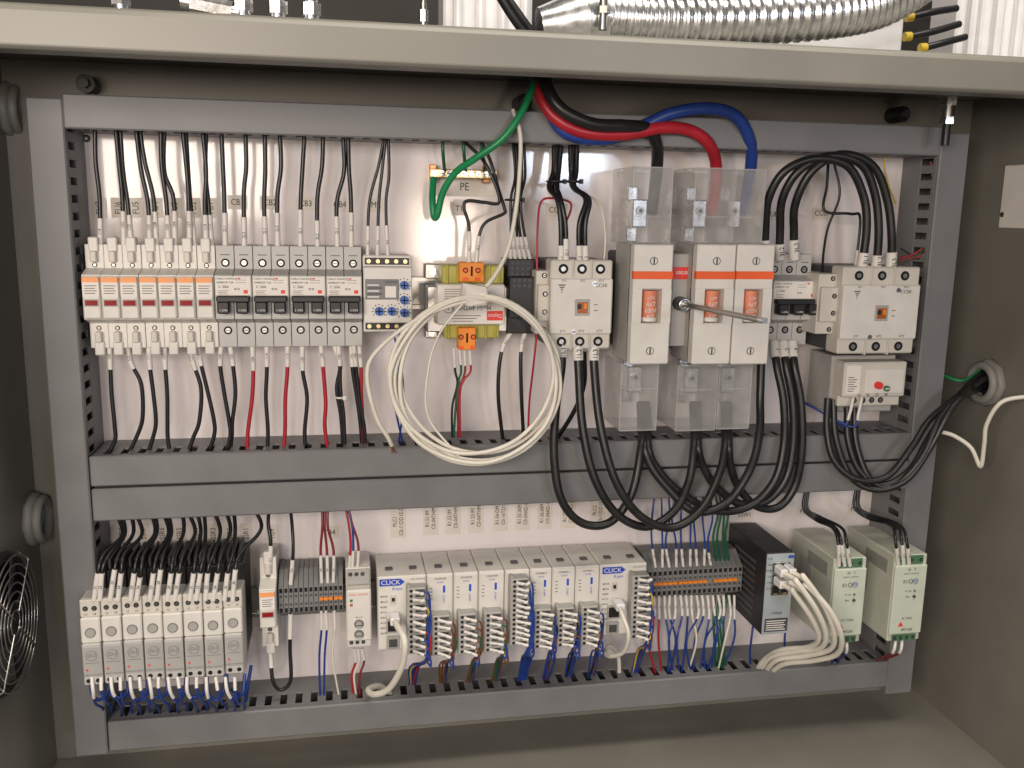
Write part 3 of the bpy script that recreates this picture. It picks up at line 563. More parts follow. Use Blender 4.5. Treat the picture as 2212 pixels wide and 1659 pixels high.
# ================= WIRES upper
BR=.0021
fw=[((205,285),(207,350),(216,430),(217,530)),((249,285),(256,360),(267,430),(268,530)),((259,286),(264,370),(278,440),(284,530)),((293,287),(303,360),(322,440),(324,530)),((301,287),(312,350),(332,430),(338,530)),((347,288),(351,360),(361,440),(364,530)),((355,288),(355,370),(373,430),(378,530)),((394,289),(402,370),(408,430),(410,530)),((401,289),(408,360),(412,430),(420,530)),((437,290),(444,370),(443,440),(446,530)),((446,290),(445,370),(452,440),(457,530))]
tt=['114','102','125','103','108','100','104','127','125','114','112']
for i,q in enumerate(fw): wire([(u,v-(14 if j==0 else 0),.045+.004*(i%2)) for j,(u,v) in enumerate(q)],BR,WB,f'{ORD[i]} black wire from the left dropping into the fuse holder row',tt[i],L=.028)
cw=[((478,290),(480,360),(486,430),(487,545)),((530,292),(530,360),(529,420),(528,545)),((572,295),(573,370),(573,440),(574,545)),((604,297),(605,360),(601,430),(600,545)),((658,299),(655,370),(649,440),(649,545)),((698,300),(697,360),(688,430),(686,545)),((741,303),(743,370),(730,440),(729,545)),((752,303),(754,370),(756,430),(759,545))]
for i,q in enumerate(cw): wire([(u,v-(12 if j==0 else 0),.045) for j,(u,v) in enumerate(q)],BR*1.05,WB,f'{ORD[i]} black wire from the left dropping into the circuit breakers',('2L1','2L2')[i%2],L=.034)
for i,q in enumerate((((829,300),(818,360),(797,440),(794,558)),((833,300),(826,360),(820,440),(815,558)),((839,300),(838,380),(836,440),(838,558)))): wire([(u,v,.045) for u,v in q],.0016,WB,f'{ORD[i]} thin black wire from the left dropping into the monitoring relay',('4L1','4L2','4L3')[i],L=.03)
lw=[((236,745),(238,790),(243,850),(249,920),(246,950),(232,985)),((274,745),(285,785),(304,830),(306,900),(298,940),(275,985)),((321,745),(326,790),(332,850),(336,910),(330,945),(318,985)),((355,745),(359,790),(362,850),(360,910),(362,945),(368,985)),((408,745),(418,785),(432,840),(430,910),(420,945),(404,985)),((426,745),(436,790),(450,850),(464,910),(463,940),(449,982)),((478,745),(478,790),(484,850),(497,910),(496,940),(488,982)),((497,745),(502,790),(507,850),(502,910),(500,940),(496,982)),((545,745),(546,800),(545,860),(537,930),(533,982)),((576,745),(577,800),(575,860),(577,930),(577,982)),((621,745),(620,800),(618,860),(614,930),(612,980)),((653,745),(656,800),(661,860),(660,930),(660,980)),((693,745),(696,800),(703,870),(704,920),(709,978)),((722,745),(736,790),(728,840),(736,900),(742,975)),((731,745),(735,790),(737,840),(742,900),(745,975)),((759,745),(764,800),(771,860),(778,920),(783,975)),((764,745),(770,800),(776,870),(785,920),(790,975)),((776,745),(778,800),(782,850),(783,920),(787,975))]
for i,q in enumerate(lw):
    red=i in (8,10,12,17); wire([(u,v,.045-.003*(i%2)) for u,v in q],BR,WR if red else WB,f'{ORD[i]} wire from the left, {"red" if red else "black"}, hanging under the fuse and breaker row',None,('100','102','111','107','127','114','100','105','106','114','113','125','130','141','142','141','142','145')[i],L=.022)
def W_(label,col,r,*q,**k): return wire(list(q),r,col,label,**k)
# ground
W_('thick green ground cable curving from the enclosure top to the ground bar',WG,.0036,(1160,150,.05),(1152,185,.075),(1125,245,.085),(1085,300,.085),(1030,340,.075),(985,372,.06),(957,415,.05),(945,462,.045),(938,468,.042),(934,430,.038),(936,385,.026),name='ground_cable',cat='cable')
for i,u in enumerate((958,1003,1043)): W_(f'{ORD[i]} short dark green wire from left between top duct and ground bar',WDG,.0018,(u-2,300,.04),(u-1,330,.04),(u+3,355,.03),(u+3,375,.016))
# transformer wires
W_('black wire looping above the transformer to its left orange terminal',WB,.0018,(1005,308,.04),(1045,345,.05),(1072,400,.055),(1078,438,.055),(1045,437,.055),(1010,434,.055),(1004,450,.055),(1013,490,.055),(1013,575,.055),end='4L1',L=.03)
W_('black wire looping above the transformer to its right orange terminal',WB,.0018,(1040,308,.04),(1060,350,.045),(1075,410,.05),(1092,450,.055),(1085,462,.055),(1048,480,.055),(1035,510,.055),(1028,575,.055),end='4L2',L=.03)
for q,c,n in ((((980,750),(983,800),(986,830),(979,880),(977,945)),WB,'black'),(((992,750),(996,800),(992,822),(984,870),(980,945)),WDG,'green'),(((1003,750),(1007,795),(1000,815),(990,850),(990,945)),WPK,'dark red'),(((1014,750),(1016,800),(1005,820),(993,850),(994,945)),WR,'bright red')): W_(f'{n} wire leaving the lower orange plug of the transformer',c,.0013,*[(u,v,.05) for u,v in q],start='',L=.018)
for i in range(5):
    u0=1108+i*6; W_(f'{ORD[i]} black wire from left in bundle entering the black relay socket',WB,.0015,(u0,310,.04),(u0+3,380,.045),(1105+i*5,430,.05),(1102+i*7,490,.05),(1103+i*11,568,.045),end=('4L1','4L1','4L2','4L2','4L3')[i],L=.03)
W_('left black wire below the black relay socket',WB,.0021,(1105,715,.045),(1082,760,.05),(1077,850,.05),(1088,965,.04),start='1L1'); W_('right black wire below the black relay socket',WB,.0021,(1135,715,.045),(1128,760,.05),(1124,850,.05),(1132,965,.04),start='1L2')
W_('thin red wire left of the first contactor, below it',WR,.0012,(1160,715,.05),(1150,790,.05),(1141,870,.045),(1140,962,.04)); W_('thin red wire rising above the auxiliary block of first contactor',WR,.0012,(1160,590,.06),(1163,500,.055),(1168,440,.05),(1190,428,.05),(1228,436,.05),(1234,455,.05),(1222,480,.05))
for i in range(2): W_(f'{ORD[i]} thin blue wire hanging below the monitoring relay',WBL,.0011,(850+i*12,720,.045),(868-i*8,790,.05),(874-i*20,870,.05),(860+i*12,965,.04))
for i in range(6):
    u0=(1197,1212,1232,1246,1203,1239)[i]; e=(1211,1222,1253,1266,1217,1259)[i]
    W_(f'{ORD[i]} thick black wire from left entering the top of first contactor',WB,.0027,(u0,315,.045),((1196,1208,1236,1243,1200,1232)[i],370,.05),((1186,1203,1244,1240,1192,1236)[i],405,.058-.01*(i>3)),((1205,1213,1264,1274,1208,1268)[i],432,.075-.008*(i>3)),(e,490,.08-.006*(i>3)),(e,590,.078-.006*(i>3)),end=('2L1','2L1','2L2','2L2','2L1','2L2')[i],L=.03)
W_('thin white wire arching right of the contactor supply wires',WW,.0011,(1252,420,.05),(1285,430,.05),(1303,460,.055),(1307,520,.055),(1303,580,.06))
# mains
TH=.0064
W_('thick black main cable curving from enclosure top to the left clear cover',WCAB,TH,(1172,150,.06),(1182,190,.09),(1215,238,.10),(1280,268,.10),(1350,272,.095),(1398,278,.085),(1416,305,.075),(1420,350,.055),(1408,460,.035),name='main_cable',cat='cable')
W_('thick red main cable curving from enclosure top to the middle clear cover',WR,TH,(1160,150,.05),(1164,195,.075),(1195,250,.085),(1260,285,.09),(1350,290,.088),(1430,276,.085),(1490,282,.08),(1530,310,.075),(1547,360,.055),(1541,460,.035),name='main_cable',cat='cable')
W_('thick blue main cable arching over to the right clear cover',WBL,TH,(1180,150,.045),(1180,215,.072),(1220,285,.08),(1310,300,.08),(1390,272,.08),(1450,245,.085),(1530,234,.085),(1590,252,.08),(1620,305,.07),(1622,360,.055),(1608,460,.035),name='main_cable',cat='cable')
CR=.0046
def tail(u): return [(u,965,.082),(u,925,.064),(u-2,870,.045)]
lp=[[(1213,740,.08),(1213,790,.085),(1200,890,.09),(1197,990,.095),(1213,1080,.10),(1258,1130,.10),(1318,1128,.10),(1365,1065,.095)]+tail(1385),[(1247,740,.08),(1250,800,.085),(1258,920,.095),(1283,1030,.105),(1330,1108,.108),(1395,1138,.108),(1455,1105,.105),(1488,1040,.095)]+tail(1499),[(1283,740,.08),(1284,800,.085),(1297,920,.10),(1328,1035,.112),(1380,1112,.115),(1450,1140,.115),(1515,1100,.112),(1553,1025,.095)]+tail(1566)]
for i,q in enumerate(lp): W_(f'{ORD[i]} heavy black cable looping down from the first contactor to the disconnect',WCAB,CR,*q,start=('1L1','1L2','1L3')[i],L=.016,name='power_cable',cat='cable')
lp=[[(1672,740,.055),(1678,790,.07),(1693,870,.08),(1693,960,.085),(1672,1040,.09),(1617,1094,.09),(1540,1102,.09),(1462,1058,.088),(1415,1005,.085)]+tail(1400),[(1692,740,.055),(1698,790,.07),(1712,870,.078),(1713,960,.083),(1697,1035,.086),(1655,1082,.086),(1598,1088,.085),(1545,1050,.083),(1517,1003,.082)]+tail(1508),[(1712,740,.055),(1716,790,.07),(1730,870,.078),(1732,970,.083),(1717,1050,.083),(1680,1096,.083),(1632,1092,.082),(1594,1050,.081),(1578,1005,.081)]+tail(1574)]
for i,q in enumerate(lp): W_(f'{ORD[i]} heavy black cable looping from the triple pole breaker to the disconnect',WCAB,CR,*q,start=('1L1','1L2','1L3')[i],L=.018,name='power_cable',cat='cable')
W_('heavy black cable hanging straight down behind the right disconnect carrier',WCAB,CR,(1645,770,.06),(1642,860,.066),(1641,930,.08),(1622,1010,.098),(1570,1085,.103),(1500,1105,.103),(1440,1052,.095),(1405,1005,.088),*tail(1393),name='power_cable',cat='cable')
W_('black wire bending left behind the first contactor cables',WB,.0027,(1262,760,.06),(1262,830,.06),(1240,890,.055),(1195,960,.04))
lp=[[(1652,560,.055),(1653,500,.06),(1660,430,.07),(1695,370,.08),(1760,343,.085),(1830,358,.088),(1864,420,.088),(1872,490,.088),(1860,590,.085)],[(1684,560,.055),(1685,500,.06),(1690,430,.07),(1725,370,.08),(1790,337,.085),(1860,355,.088),(1890,420,.088),(1898,500,.088),(1892,590,.085)],[(1716,560,.055),(1715,500,.06),(1718,440,.07),(1752,372,.08),(1815,334,.085),(1885,358,.088),(1916,430,.088),(1926,510,.088),(1924,590,.085)]]
for i,q in enumerate(lp): W_(f'{ORD[i]} heavy black cable arching from triple pole breaker to second contactor',WCAB,CR,*q,end=('3L1','3L2','3L3')[i],start=('3L1','3L2','3L3')[i],L=.018,name='power_cable',cat='cable')
BU=PX(2140,826,.75)
def bpt(i): return BU+Vector((.01,(-.008,.004,-.002,.01)[i],(.006,.008,-.007,-.004)[i]))
lp=[[(1788,860,.07),(1786,930,.075),(1802,995,.085),(1850,1035,.095),(1915,1030,.1),(1970,965,.1),(2020,895,.09)],[(1830,880,.07),(1832,950,.08),(1855,1015,.09),(1905,1048,.10),(1965,1015,.105),(2010,940,.1),(2060,868,.09)],[(1845,880,.07),(1850,960,.08),(1880,1035,.095),(1930,1050,.105),(1990,990,.11),(2030,905,.105),(2070,862,.1)],[(1800,862,.066),(1806,950,.076),(1838,1030,.088),(1895,1058,.1),(1960,1035,.11),(2012,962,.11),(2050,890,.11),(2085,850,.1)]]
for i,q in enumerate(lp):
    path=smooth_path([P(*p) for p in q]+[bpt(i)+Vector((-.02,0,.002)),bpt(i)]); m=MB(); m.tube(path,.0038,WCAB,10); o=build(m,'motor_cable',None,f'{ORD[i]} black motor cable from the left sagging from overload relay to right wall','cable')
for i,u in enumerate((1843,1862)):
    W_(f'{ORD[i]} thin white marked blue wire at the overload relay foot',WBL,.0012,(u,858,.08),(u-8,892,.085),(u-18,922,.085),(1800,905,.07),(1752,878,.05),(1735,868,.04),start='',L=.026)
W_('black wire curling behind the second contactor from the top duct',WB,.0016,(1790,330,.04),(1786,400,.045),(1782,455,.05),(1840,462,.055),(1858,475,.055),(1845,600,.055),end='',L=.03)
W_('thin black wire hanging left of the second contactor',WB,.0014,(1800,345,.04),(1812,420,.045),(1790,490,.045),(1778,540,.05),(1775,600,.06))
W_('thin yellow wire at the top duct above the arching cables',WY,.001,(1915,330,.04),(1912,360,.045),(1918,400,.045),(1935,440,.04))
for i,(c,n) in enumerate(((WR,'red'),(WDG,'dark green'),(WR,'lower red'),(WPK,'dark red'),(WB,'black'))):
    W_(f'thin loose {n} wire beside the second contactor at the right duct',c,.001,(2010,350+i*20,.05),(2035,420+i*18,.06),(2030,490+i*12,.06),(1990,540+i*5,.05),(1945,560+i*10-i*i*4,.045))
# coil of white cable
def coil():
    pts=[Vector(P(1108,238,.07)),Vector(P(1124,290,.085)),Vector(P(1122,380,.09)),Vector(P(1112,470,.095)),Vector(P(1095,545,.1)),Vector(P(1062,605,.105)),Vector(P(1025,640,.108))]
    rnd=random.Random(2); n=6; A=[(-4,-2,172,170),(8,12,176,182),(-12,4,182,176),(2,-18,166,168),(12,8,172,174),(-2,16,184,174),(0,5,172,175)]
    for k in range(n*14):
        a=PI/2+.15+2*PI*k/14; turn=k//14; f=(k%14)/14; ox,oy,rx,ry=[A[turn][j]*(1-f)+A[turn+1][j]*f for j in range(4)]
        w=max(0,math.sin(a))**4; g=1-.9*w   # held together at the tape only
        px=1028+ox*g+math.cos(a)*(rx+(rnd.random()-.5)*6)
        pts.append(P(px,815+oy*g-math.sin(a)*(ry*(1-w)+174*w)+(rnd.random()-.5)*4,.105+.0045*(turn%3)+.002*rnd.random()))
    for q in ((1010,650,.112),(900,690,.115),(812,760,.115),(793,815,.115),(812,900,.11),(838,945,.105),(846,962,.1)): pts.append(P(*q))
    return smooth_path(pts,5)
cp=coil(); m=MB(); m.tube(cp,.0022,WW,8); o=build(m,'cable_coil',None,'coil of white cable hanging in front of the transformer','cable')
m=MB(); pa=P(846,962,.1); pb=P(853,980,.098)
for k in range(4): m.tube([pa,pa.lerp(pb,.5)+Vector((.001*(k-1.5),0,0)),pb+Vector((.0018*(k-1.5),0,.001*(k%2)))],.0005,COPPER,5)
build(m,'bare_copper_end',o)
m=MB(); a,b,c,d=P(996,650,.104),P(1000,612,.118),P(1052,620,.119),P(1056,652,.106); e=P(1010,662,.119); f=P(1050,660,.119); V=[a,b,c,d,f,e]; V2=[v+Vector((0,.012,0)) for v in V]
m.add(V+V2,[[0,1,2,3,4,5],[6,7,8,9,10,11]]+[[i,(i+1)%6,6+(i+1)%6,6+i] for i in range(6)],PAPER); build(m,'tape_wrap',o,bev=.001)
m=MB(); m.tube(smooth_path([P(1000,655,.112),P(950,720,.11),P(925,800,.108),P(925,900,.106),P(990,985,.108)]),.0013,WW,6); build(m,'loose_strand',o)
# ================= WIRES lower
st=[(250,1115),(262,1115),(282,1112),(292,1114),(326,1112),(334,1113),(350,1110),(362,1112),(394,1110),(404,1110),(424,1108),(440,1108),(458,1106),(486,1106),(504,1104),(546,1102)]
en=[205,218,240,257,284,297,326,341,364,380,412,426,446,463,487,505]
for i in range(16):
    u,v=st[i]; e=en[i]; W_(f'{ORD[i]} black wire from the left curving down into the solid state relays',WB,.0020,(u,v-10,.045),(u+16-(i%3)*6,v+40,.06),(max(e+14,u-25) if u>e else e-2,1195,.085),(e+6,1230,.095),(e-2,1296,.094),end=str(21+i),L=.028)
for i in range(16):
    u=198+i*20.6; W_(f'{ORD[i]} short blue wire from the left under the solid state relays',WBL,.0014,(u,1462,.1),(u+3,1495,.104),(u+10+(i%3)*5,1520,.094),(u+22,1530-(i%2)*10,.075),(u+24,1548,.045),start='',L=.022 if i%2==0 else .012)
for i in range(8):
    u=215+i*42; W_(f'{ORD[i]} dark blue jumper loop from left tucked under solid state relays',WBL,.0018,(u-20,1455,.085),(u-17,1497,.090),(u,1512-(i%2)*6,.090),(u+17,1495,.092),(u+20,1455,.085))
W_('blue wire drooping at the right end of the solid state relays',WBL,.0018,(500,1490,.085),(525,1500,.08),(538,1470,.06),(540,1440,.05),(533,1500,.05),(528,1530,.045))
W_('black wire dropping into the lone lower fuse holder',WB,.002,(582,1095,.045),(581,1130,.045),(584,1170,.05),(583,1240,.05),end='101',L=.03)
W_('black wire looping from lone lower fuse holder to the short strip',WB,.0021,(582,1385,.05),(584,1420,.05),(590,1470,.055),(608,1490,.055),(628,1470,.055),(627,1400,.05),(628,1325,.05),end='',start='',L=.024)
W_('black wire dropping into the left end of the short terminal strip',WB,.0018,(627,1095,.045),(629,1140,.045),(631,1190,.05),(628,1262,.05),end='101',L=.024)
for i,(a,e) in enumerate(((696,695),(702,708),(708,720))): W_(f'{ORD[i]} dark red wire from left dropping into the short terminal strip',WPK,.0014,(a,1095,.045),(a+2,1140,.05),(e,1190,.05),(e,1262,.05),end='104',L=.032)
for i,(a,e,c,n) in enumerate(((744,752,WR,'red'),(748,760,WBL,'blue'),(752,770,WPK,'dark red'))): W_(f'thin {n} wire dropping into the slim timer relay',c,.0013,(a,1090,.045),(a+10,1130,.05),(e+3,1180,.052),(e,1252,.05),end='',L=.03)
for i,(a,e,c,n) in enumerate(((694,692,WBL,'blue'),(704,700,WBL,'second blue'),(722,735,WW,'white'))): W_(f'thin {n} wire hanging below the short terminal strip',c,.0012,(a,1318,.05),(a+2,1360,.05),(a-4,1420,.05),(e,1520,.045),start='',L=.02)
for i,(a,c,n) in enumerate(((765,WR,'red'),(773,WW,'white'),(782,WPK,'dark red'))): W_(f'thin {n} wire hanging below the slim timer relay',c,.0013,(a,1400,.05),(a+3,1430,.05),(a-6,1460,.05),(765+i*6,1510,.045),start='',L=.014)
for i in range(16):
    u=1412+i*11.6; k=(3,3,2,0,0,2,0,1,0,0,2,0,0,0,1,0)[i]; c=(WBL,WW,WBL,WR)[k]; n=('blue','white','blue','red')[k]; e=1418+i*8.8+(i%3)*3
    W_(f'{ORD[i]} thin wire from the left, {n}, hanging below the long terminal strip',c,.0013,(u,1285,.05),(u+2,1330,.055),((u+e)/2+(i%4-1.5)*10,1385,.055+.004*(i%3)),(e,1465,.045),start='1%02d'%i,L=.024)
for i in range(9):
    u=1408+i*15; W_(f'{ORD[i]} thin blue wire from the left dropping into the long terminal strip',WBL,.0012,(u+6,1068,.045),(u+(i%3)*5,1120,.05),(u+2+(i%2)*7,1170,.05),(u+8,1225,.05),end='1%02d'%(20+i),L=.02)
for i in range(4):
    W_(f'{ORD[i]} green wire from left dropping behind right end of long strip',WDG,.0015,(1545+i*9,1062,.045),(1550+i*7,1110,.05),(1542+i*9,1160,.05),(1548+i*9,1222,.045)); W_(f'{ORD[i]} green wire from left hanging below right end of long strip',WDG,.0015,(1545+i*9,1285,.046),(1540+i*8,1340,.056),(1546+i*6,1400,.055),(1545+i*7,1460,.045))
for k,(u,v) in enumerate(((1742,1058),(1852,1054))):
    e0=(1812,1940)[k]; s='left' if k==0 else 'right'
    for i in range(3): W_(f'{ORD[i]} black wire from left feeding the {s} power supply',WB,.0018,(u+i*3,v-8,.045),(u-5+i*4,v+40,.05),(u+22+i*4,v+66-i*4,.06),(e0-16+i*10,1140-k*6,.09),(e0-4+i*11,1170,.112),(e0+i*12,1222,.108),end='2L%d'%(i+1),L=.026)
for k in range(2):
    for i in range(2): W_(f'{ORD[i]} short white tagged wire below the {"left" if k==0 else "right"} power supply',WPK if k else WBL,.0014,(1815+k*120+i*14,1382,.106),(1812+k*115+i*14,1410,.105),(1800+k*100+i*12,1425,.07),(1795+k*95+i*10,1450,.045),start='',L=.016)
for i in range(2): W_(f'{ORD[i]} blue wire hanging under the black network switch',WBL,.0014,(1630+i*70,1330,.05),(1622+i*75,1375,.06),(1618+i*78,1410,.055),(1622+i*72,1450,.045))
# network cables
nc=[[(1722,1258,.150),(1762,1315,.155),(1784,1368,.15),(1772,1400,.135),(1722,1408,.11),(1664,1420,.08),(1636,1460,.05)],[(1736,1246,.150),(1780,1308,.157),(1802,1366,.152),(1794,1402,.137),(1742,1417,.11),(1678,1426,.085),(1645,1462,.05)],[(1712,1276,.145),(1752,1333,.15),(1769,1378,.14),(1746,1398,.12),(1688,1404,.09),(1650,1426,.07),(1629,1458,.05)],[(1742,1264,.150),(1792,1318,.16),(1818,1376,.158),(1808,1413,.14),(1758,1427,.115),(1692,1435,.085),(1653,1464,.05)]]
for i in range(4):
    a,c=PORT[i]; w=MB(); st_=Vector((a,-.128,c)); path=smooth_path([st_,st_+Vector((.006,-.014,-.002))]+[P(*p) for p in nc[i]]); w.tube(path,.0030,WW,10)
    w=build(w,'network_cable',None,f'{ORD[i]} white network cable by plug order looping out of the network switch','cable')
    m=MB(); m.box(a-.0042,a+.0042,c-.0045,c+.0042,.1135,.130,BGW,.0008); m.box(a-.0022,a+.0022,c+.0044,c+.0054,.112,.128,CLEARE,.0003); build(m,'plug',w)
for k,q in enumerate(([(852,1332,.082),(858,1352,.105),(874,1385,.125),(868,1440,.12),(840,1488,.105),(808,1500,.09),(796,1490,.07),(820,1482,.05),(845,1500,.045)],[(1334,1302,.082),(1345,1325,.105),(1360,1370,.115),(1348,1408,.105),(1320,1418,.085),(1306,1408,.06),(1318,1395,.05),(1335,1420,.045),(1338,1475,.045)])):
    w=W_('white network cable hanging from the '+('left' if k==0 else 'right')+' controller unit',WW,.0034 if k==0 else .0024,*q,name='network_cable',cat='cable')
    p=P(*q[0]); m=MB(); m.box(p.x-.005,p.x+.005,p.z-.0045,p.z+.004,.079,.096,BGW,.001); build(m,'plug',w)
# cable ties
for k,(u,v,d,r,l) in enumerate(((1110,432,.047,.009,'black cable tie around the wire bundle above the relay socket'),(1200,392,.05,.009,'left black cable tie on the contactor supply wires'),(1238,392,.05,.008,'right black cable tie on the contactor supply wires'),(735,858,.044,.0045,'white cable tie on black wires under the fourth breaker'))):
    p=P(u,v,d); m=MB(); m.ring(p,(0,0,1),r,.0012,WB if k<3 else WW,24,6); m.box(p.x+r-.002,p.x+r+.002,p.z-.0025,p.z+.0025,d+.001,d+.005,BLACK if k<3 else WHITE,.0004); build(m,'cable_tie',None,l,'cable tie')
# ================= enclosure fittings
def bushing(u,v,x,Rr,sx,label):
    c=PX(u,v,x); m=MB(); t=thing('conduit_bushing',label,'bushing',c)
    m.ring(c+Vector((sx*.012,0,0)),(1,0,0),Rr,.0048,GLN,36,10); build(m,'throat_ring',t)
    m=MB(); m.ring(c+Vector((sx*.004,0,0)),(1,0,0),Rr+.004,.0055,GLN,8,6); build(m,'lock_nut',t)
    m=MB(); m.cyl(c+Vector((sx*.0006,0,0)),(sx,0,0),Rr,.0012,DARK,24); build(m,'opening',t)
    return c
bushing(2140,826,.75,.020,-1,'grey conduit bushing on the right wall swallowing the motor cables')
bushing(14,236,-.33,.021,1,'grey conduit bushing high on the left wall')
bushing(66,1122,-.33,.021,1,'grey conduit bushing low on the left wall above the fan')
m=MB(); m.tube(smooth_path([PX(2130,815,.75)+Vector((-.004,0,.012)),P(2080,822,.06),P(2030,808,.04)]),.0018,WG,8); build(m,'wire',None,'thin bright green wire running into the right wall bushing','wire')
m=MB(); m.tube(smooth_path([P(2030,932,.10),P(2062,942,.105),P(2098,968,.115),P(2118,1008,.12),P(2126,960,.125),P(2132,915,.13),P(2165,868,.14),P(2230,855,.15)]),.0024,WW,8); build(m,'wire',None,'white wire bent in a sharp V beside the right wall','wire')
p=PX(2196,425,.75)
t=thing('wall_plate','white rectangular plate with screws high on the right wall','plate',p); m=MB()
m.box(.7465,.7498,p.z-.035,p.z+.035,-p.y-.02,-p.y+.03,PAPER,.0008); build(m,'plate',t); m=MB(); m.cyl((.7467,p.y+.014,p.z-.02),(-1,0,0),.003,.002,STEEL,12); build(m,'screw',t)
p=P(2052,205,.10); t=thing('hanging_stud','steel hex stud hanging from the enclosure top at upper right','stud',(p.x,p.y,.14)); m=MB()
m.cyl((p.x,p.y,.14),(0,0,-1),.012,.012,STEEL,20); m.cyl((p.x,p.y,.128),(0,0,-1),.0095,.010,GALV,6); build(m,'hex_nut',t)
m=MB(); m.cyl((p.x,p.y,.118),(0,0,-1),.0062,.012,STEEL,14); m.cyl((p.x,p.y,.106),(0,0,-1),.008,.007,GALV,6); build(m,'threaded_body',t); m=MB(); m.cyl((p.x,p.y,.099),(0,0,-1),.0042,.022,BLACK,12); build(m,'cable_tail',t)
# fan on left wall
c=PX(-6,1348,-.33); t=thing('cooling_fan','cooling fan with wire guard low on the left wall','fan',c); m=MB()
m.ring(c+Vector((.006,0,0)),(1,0,0),.064,.005,BLACK,40,8); m.cyl(c+Vector((.0005,0,0)),(1,0,0),.062,.001,DARK,32); build(m,'fan_frame',t)
m=MB(); m.cyl(c+Vector((.0015,0,0)),(1,0,0),.022,.010,BLACK,24); build(m,'hub',t)
for k in range(7):
    a=2*PI*k/7; e=Vector((0,math.cos(a),math.sin(a))); g=Vector((0,-math.sin(a),math.cos(a))); m=MB(); B0=c+Vector((.004,0,0))
    V=[B0+e*.021+g*-.008,B0+e*.021+g*.008+Vector((.005,0,0)),B0+e*.058+g*.020+Vector((.005,0,0)),B0+e*.058+g*-.012]; V+=[q+Vector((.0012,0,0)) for q in V]
    m.add(V,[[0,1,2,3],[4,5,6,7],[0,1,5,4],[1,2,6,5],[2,3,7,6],[3,0,4,7]],DGREY); build(m,'blade',t)
m=MB()
for k in range(7): m.ring(c+Vector((.016,0,0)),(1,0,0),.012+.0088*k,.0009,STEEL,36,6)
for k in range(4):
    a=PI/4+PI/2*k; e=Vector((0,math.cos(a),math.sin(a))); m.tube([c+Vector((.0172,0,0))+e*.012,c+Vector((.0172,0,0))+e*.066,c+Vector((.006,0,0))+e*.074],.001,STEEL,6)
build(m,'wire_guard',t)
# ================= above the enclosure
m=MB(); m.box(-2.2,2.8,-1.4,1.6,-.62,-.6,BGD); build(m,'wall',None,kind='structure')
def column(u0,u1,d,rib,label,mat):
    x0,x1=P(u0,40,d).x,P(u1,40,d).x; t=thing('machine_panel',label,'machine panel',(x0,-d,-.62)); m=MB(); m.box(x0,x1,-.62,.5,d-.06,d,mat,.003); build(m,'panel_body',t)
    for k in range(rib):
        a=x0+(k+.4)*(x1-x0)/rib; m=MB(); m.box(a,a+(x1-x0)/rib*.35,-.62,.5,d,d+.014,mat,.003); build(m,'rib',t)
column(958,1150,-.1,4,'white ribbed machine panel rising behind the enclosure centre',BGW)
column(2068,2110,-.12,1,'narrow pale machine post rising behind the enclosure at right',BGW); column(2122,2300,-.1,4,'white ribbed machine panel rising behind the enclosure at far right',BGW)
column(1650,1955,-.1,0,'pale smooth machine panel rising behind the flexible conduit',BGW)
for i,(u,c) in enumerate(((525,GALV),(600,GALV),(672,GALV),(915,STEEL),(262,GALV))):
    p=P(u,20,.15); t=thing('hose_fitting',('%s upright hex fitting from the left on the enclosure top'%ORD[i+1]) if i<3 else ('slim upright steel bolt on the enclosure top' if c is STEEL else 'steel hex fitting on enclosure top, leftmost of the fittings'),'fitting',(p.x,p.y,.1435)); k=.5 if c is STEEL else 1
    m=MB(); m.cyl((p.x,p.y,.1435),(0,0,1),.0065*k,.020,c,14); m.cyl((p.x,p.y,.1735),(0,0,1),.006*k,.006,c,14); m.cyl((p.x,p.y,.1795),(0,0,1),.0045*k,.03,c,14); build(m,'stem',t)
    m=MB(); m.cyl((p.x,p.y,.1635),(0,0,1),.0088*k,.010,c,6); build(m,'hex_nut',t)
p=P(455,8,.15); t=thing('hose_fitting','horizontal steel elbow fitting above the enclosure lip at left','fitting',p); m=MB(); m.cyl(p+Vector((-.016,0,0)),(1,0,-.15),.008,.034,GALV,6); build(m,'hex_body',t)
m=MB(); m.cyl(p+Vector((-.024,0,.001)),(1,0,-.15),.0055,.05,GALV,14); build(m,'stem',t); m=MB(); m.cyl((p.x+.004,p.y,.1435),(0,0,1),.006,p.z-.1435,BRASS,14); build(m,'foot',t)
cpts=smooth_path([P(1295,35,.12),P(1420,42,.12),P(1600,40,.115),P(1780,28,.11),P(1900,4,.10),P(2010,-60,.09)],64)
t=thing('flexible_conduit','silver ribbed flexible metal conduit lying along the enclosure top','conduit',cpts[0])
m=MB(); m.tube(cpts,.027,GALV,24,rf=lambda i:.0242+.0018*math.sin(i*2*PI/8)); build(m,'ribbed_hose',t)
a=P(1165,55,.12); b=cpts[2]; m=MB(); ax=b-a; m.cyl(a,ax,.016,ax.length*.75,GALV,20,.028); m.cyl(a+ax*.7,ax,.029,ax.length*.3,GALV,24); build(m,'connector',t)
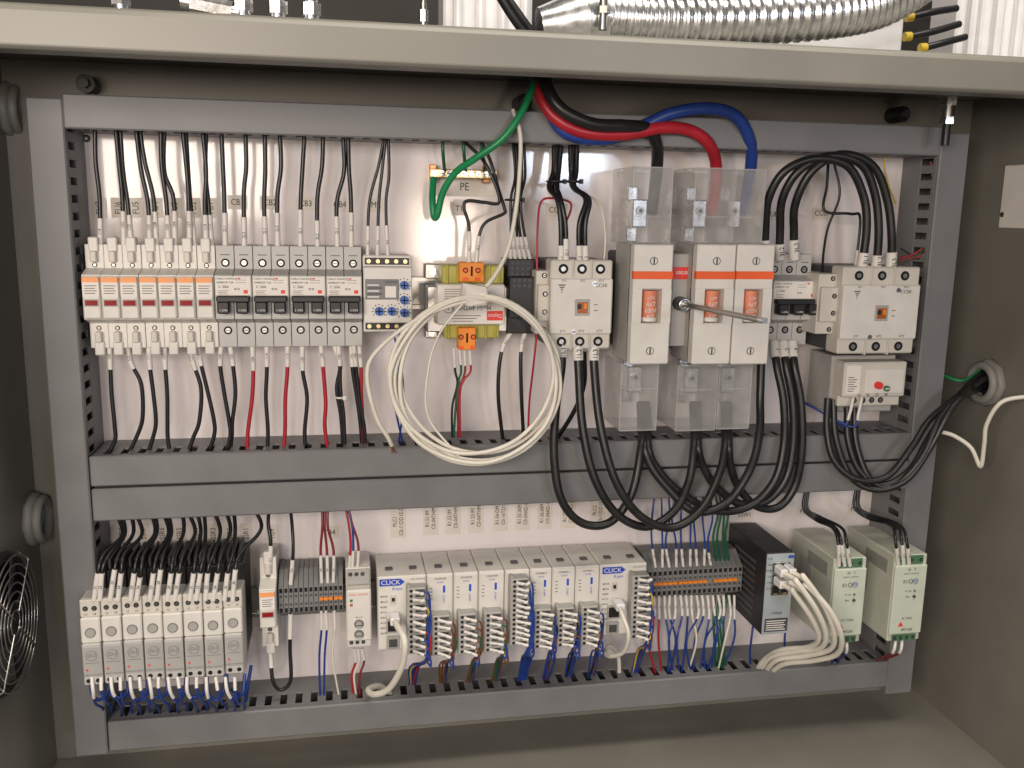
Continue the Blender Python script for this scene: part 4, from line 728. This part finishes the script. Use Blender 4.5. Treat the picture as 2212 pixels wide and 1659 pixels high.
p=P(1302,55,.155); m=MB(); m.cyl(p+Vector((0,0,-.004)),(0,0,1),.004,.026,STEEL,12); m.cyl(p+Vector((0,0,.010)),(0,0,1),.0065,.006,STEEL,6); build(m,'clamp_screw',t)
for i in range(2): W_(f'{ORD[i]} black cord slanting up beside the conduit connector',WB,.004,(1150-i*18,72,.1),(1120-i*18,30,.08),(1085-i*14,-20,.06),name='cord',cat='cord')
for i,(a,b) in enumerate((((1966,38),(2066,18)),((1962,80),(2072,52)),((1995,104),(2085,80)))):
    w=W_(f'{ORD[i]} black hose from top with yellow tip at upper right',WB,.0042,(a[0],a[1],-.02),((a[0]+b[0])/2,a[1]-12,-.02),(b[0],b[1],-.03),name='air_hose',cat='hose')
    m=MB(); q=P(a[0],a[1],-.02); m.cyl(q+Vector((-.005,0,0)),(1,0,.1),.0052,.008,WY,14); build(m,'yellow_tip',w)
# ================= lights, world, camera
def area(loc,tgt,sx,sy,pw,col):
    l=bpy.data.lights.new('lamp','AREA'); l.shape='RECTANGLE'; l.size=sx; l.size_y=sy; l.energy=pw; l.color=col
    o=bpy.data.objects.new('lamp',l); COL.objects.link(o); o.location=loc; o.rotation_euler=(Vector(tgt)-Vector(loc)).to_track_quat('-Z','Y').to_euler()
area((-.55,-1.6,.17),(.16,0,-.02),.8,.4,20,(1,.875,.755))
area((1.06,-3.4,.258),(.22,0,.05),.34,.17,11,(.72,.83,1))
area((.44,-3.0,-.13),(.1,0,-.03),.24,.34,8,(1,.80,.64))
area((.5,-.75,1.5),(.4,-.1,.14),1.6,.5,30,(1,.92,.80))
w=bpy.data.worlds.new('World'); S.world=w; w.use_nodes=True
w.node_tree.nodes['Background'].inputs[0].default_value=(.92,.87,.82,1); w.node_tree.nodes['Background'].inputs[1].default_value=.13
c=bpy.data.cameras.new('cam'); co=bpy.data.objects.new('cam',c); COL.objects.link(co); c.sensor_width=36; c.lens=36*F/2212; c.clip_start=.02; c.clip_end=50
mt=Matrix((RW,-DW,-FW)).transposed(); co.matrix_world=Matrix.Translation(CP)@mt.to_quaternion().to_matrix().to_4x4()
S.camera=co; S.view_settings.view_transform='Standard'; S.view_settings.look='None'; S.view_settings.exposure=0
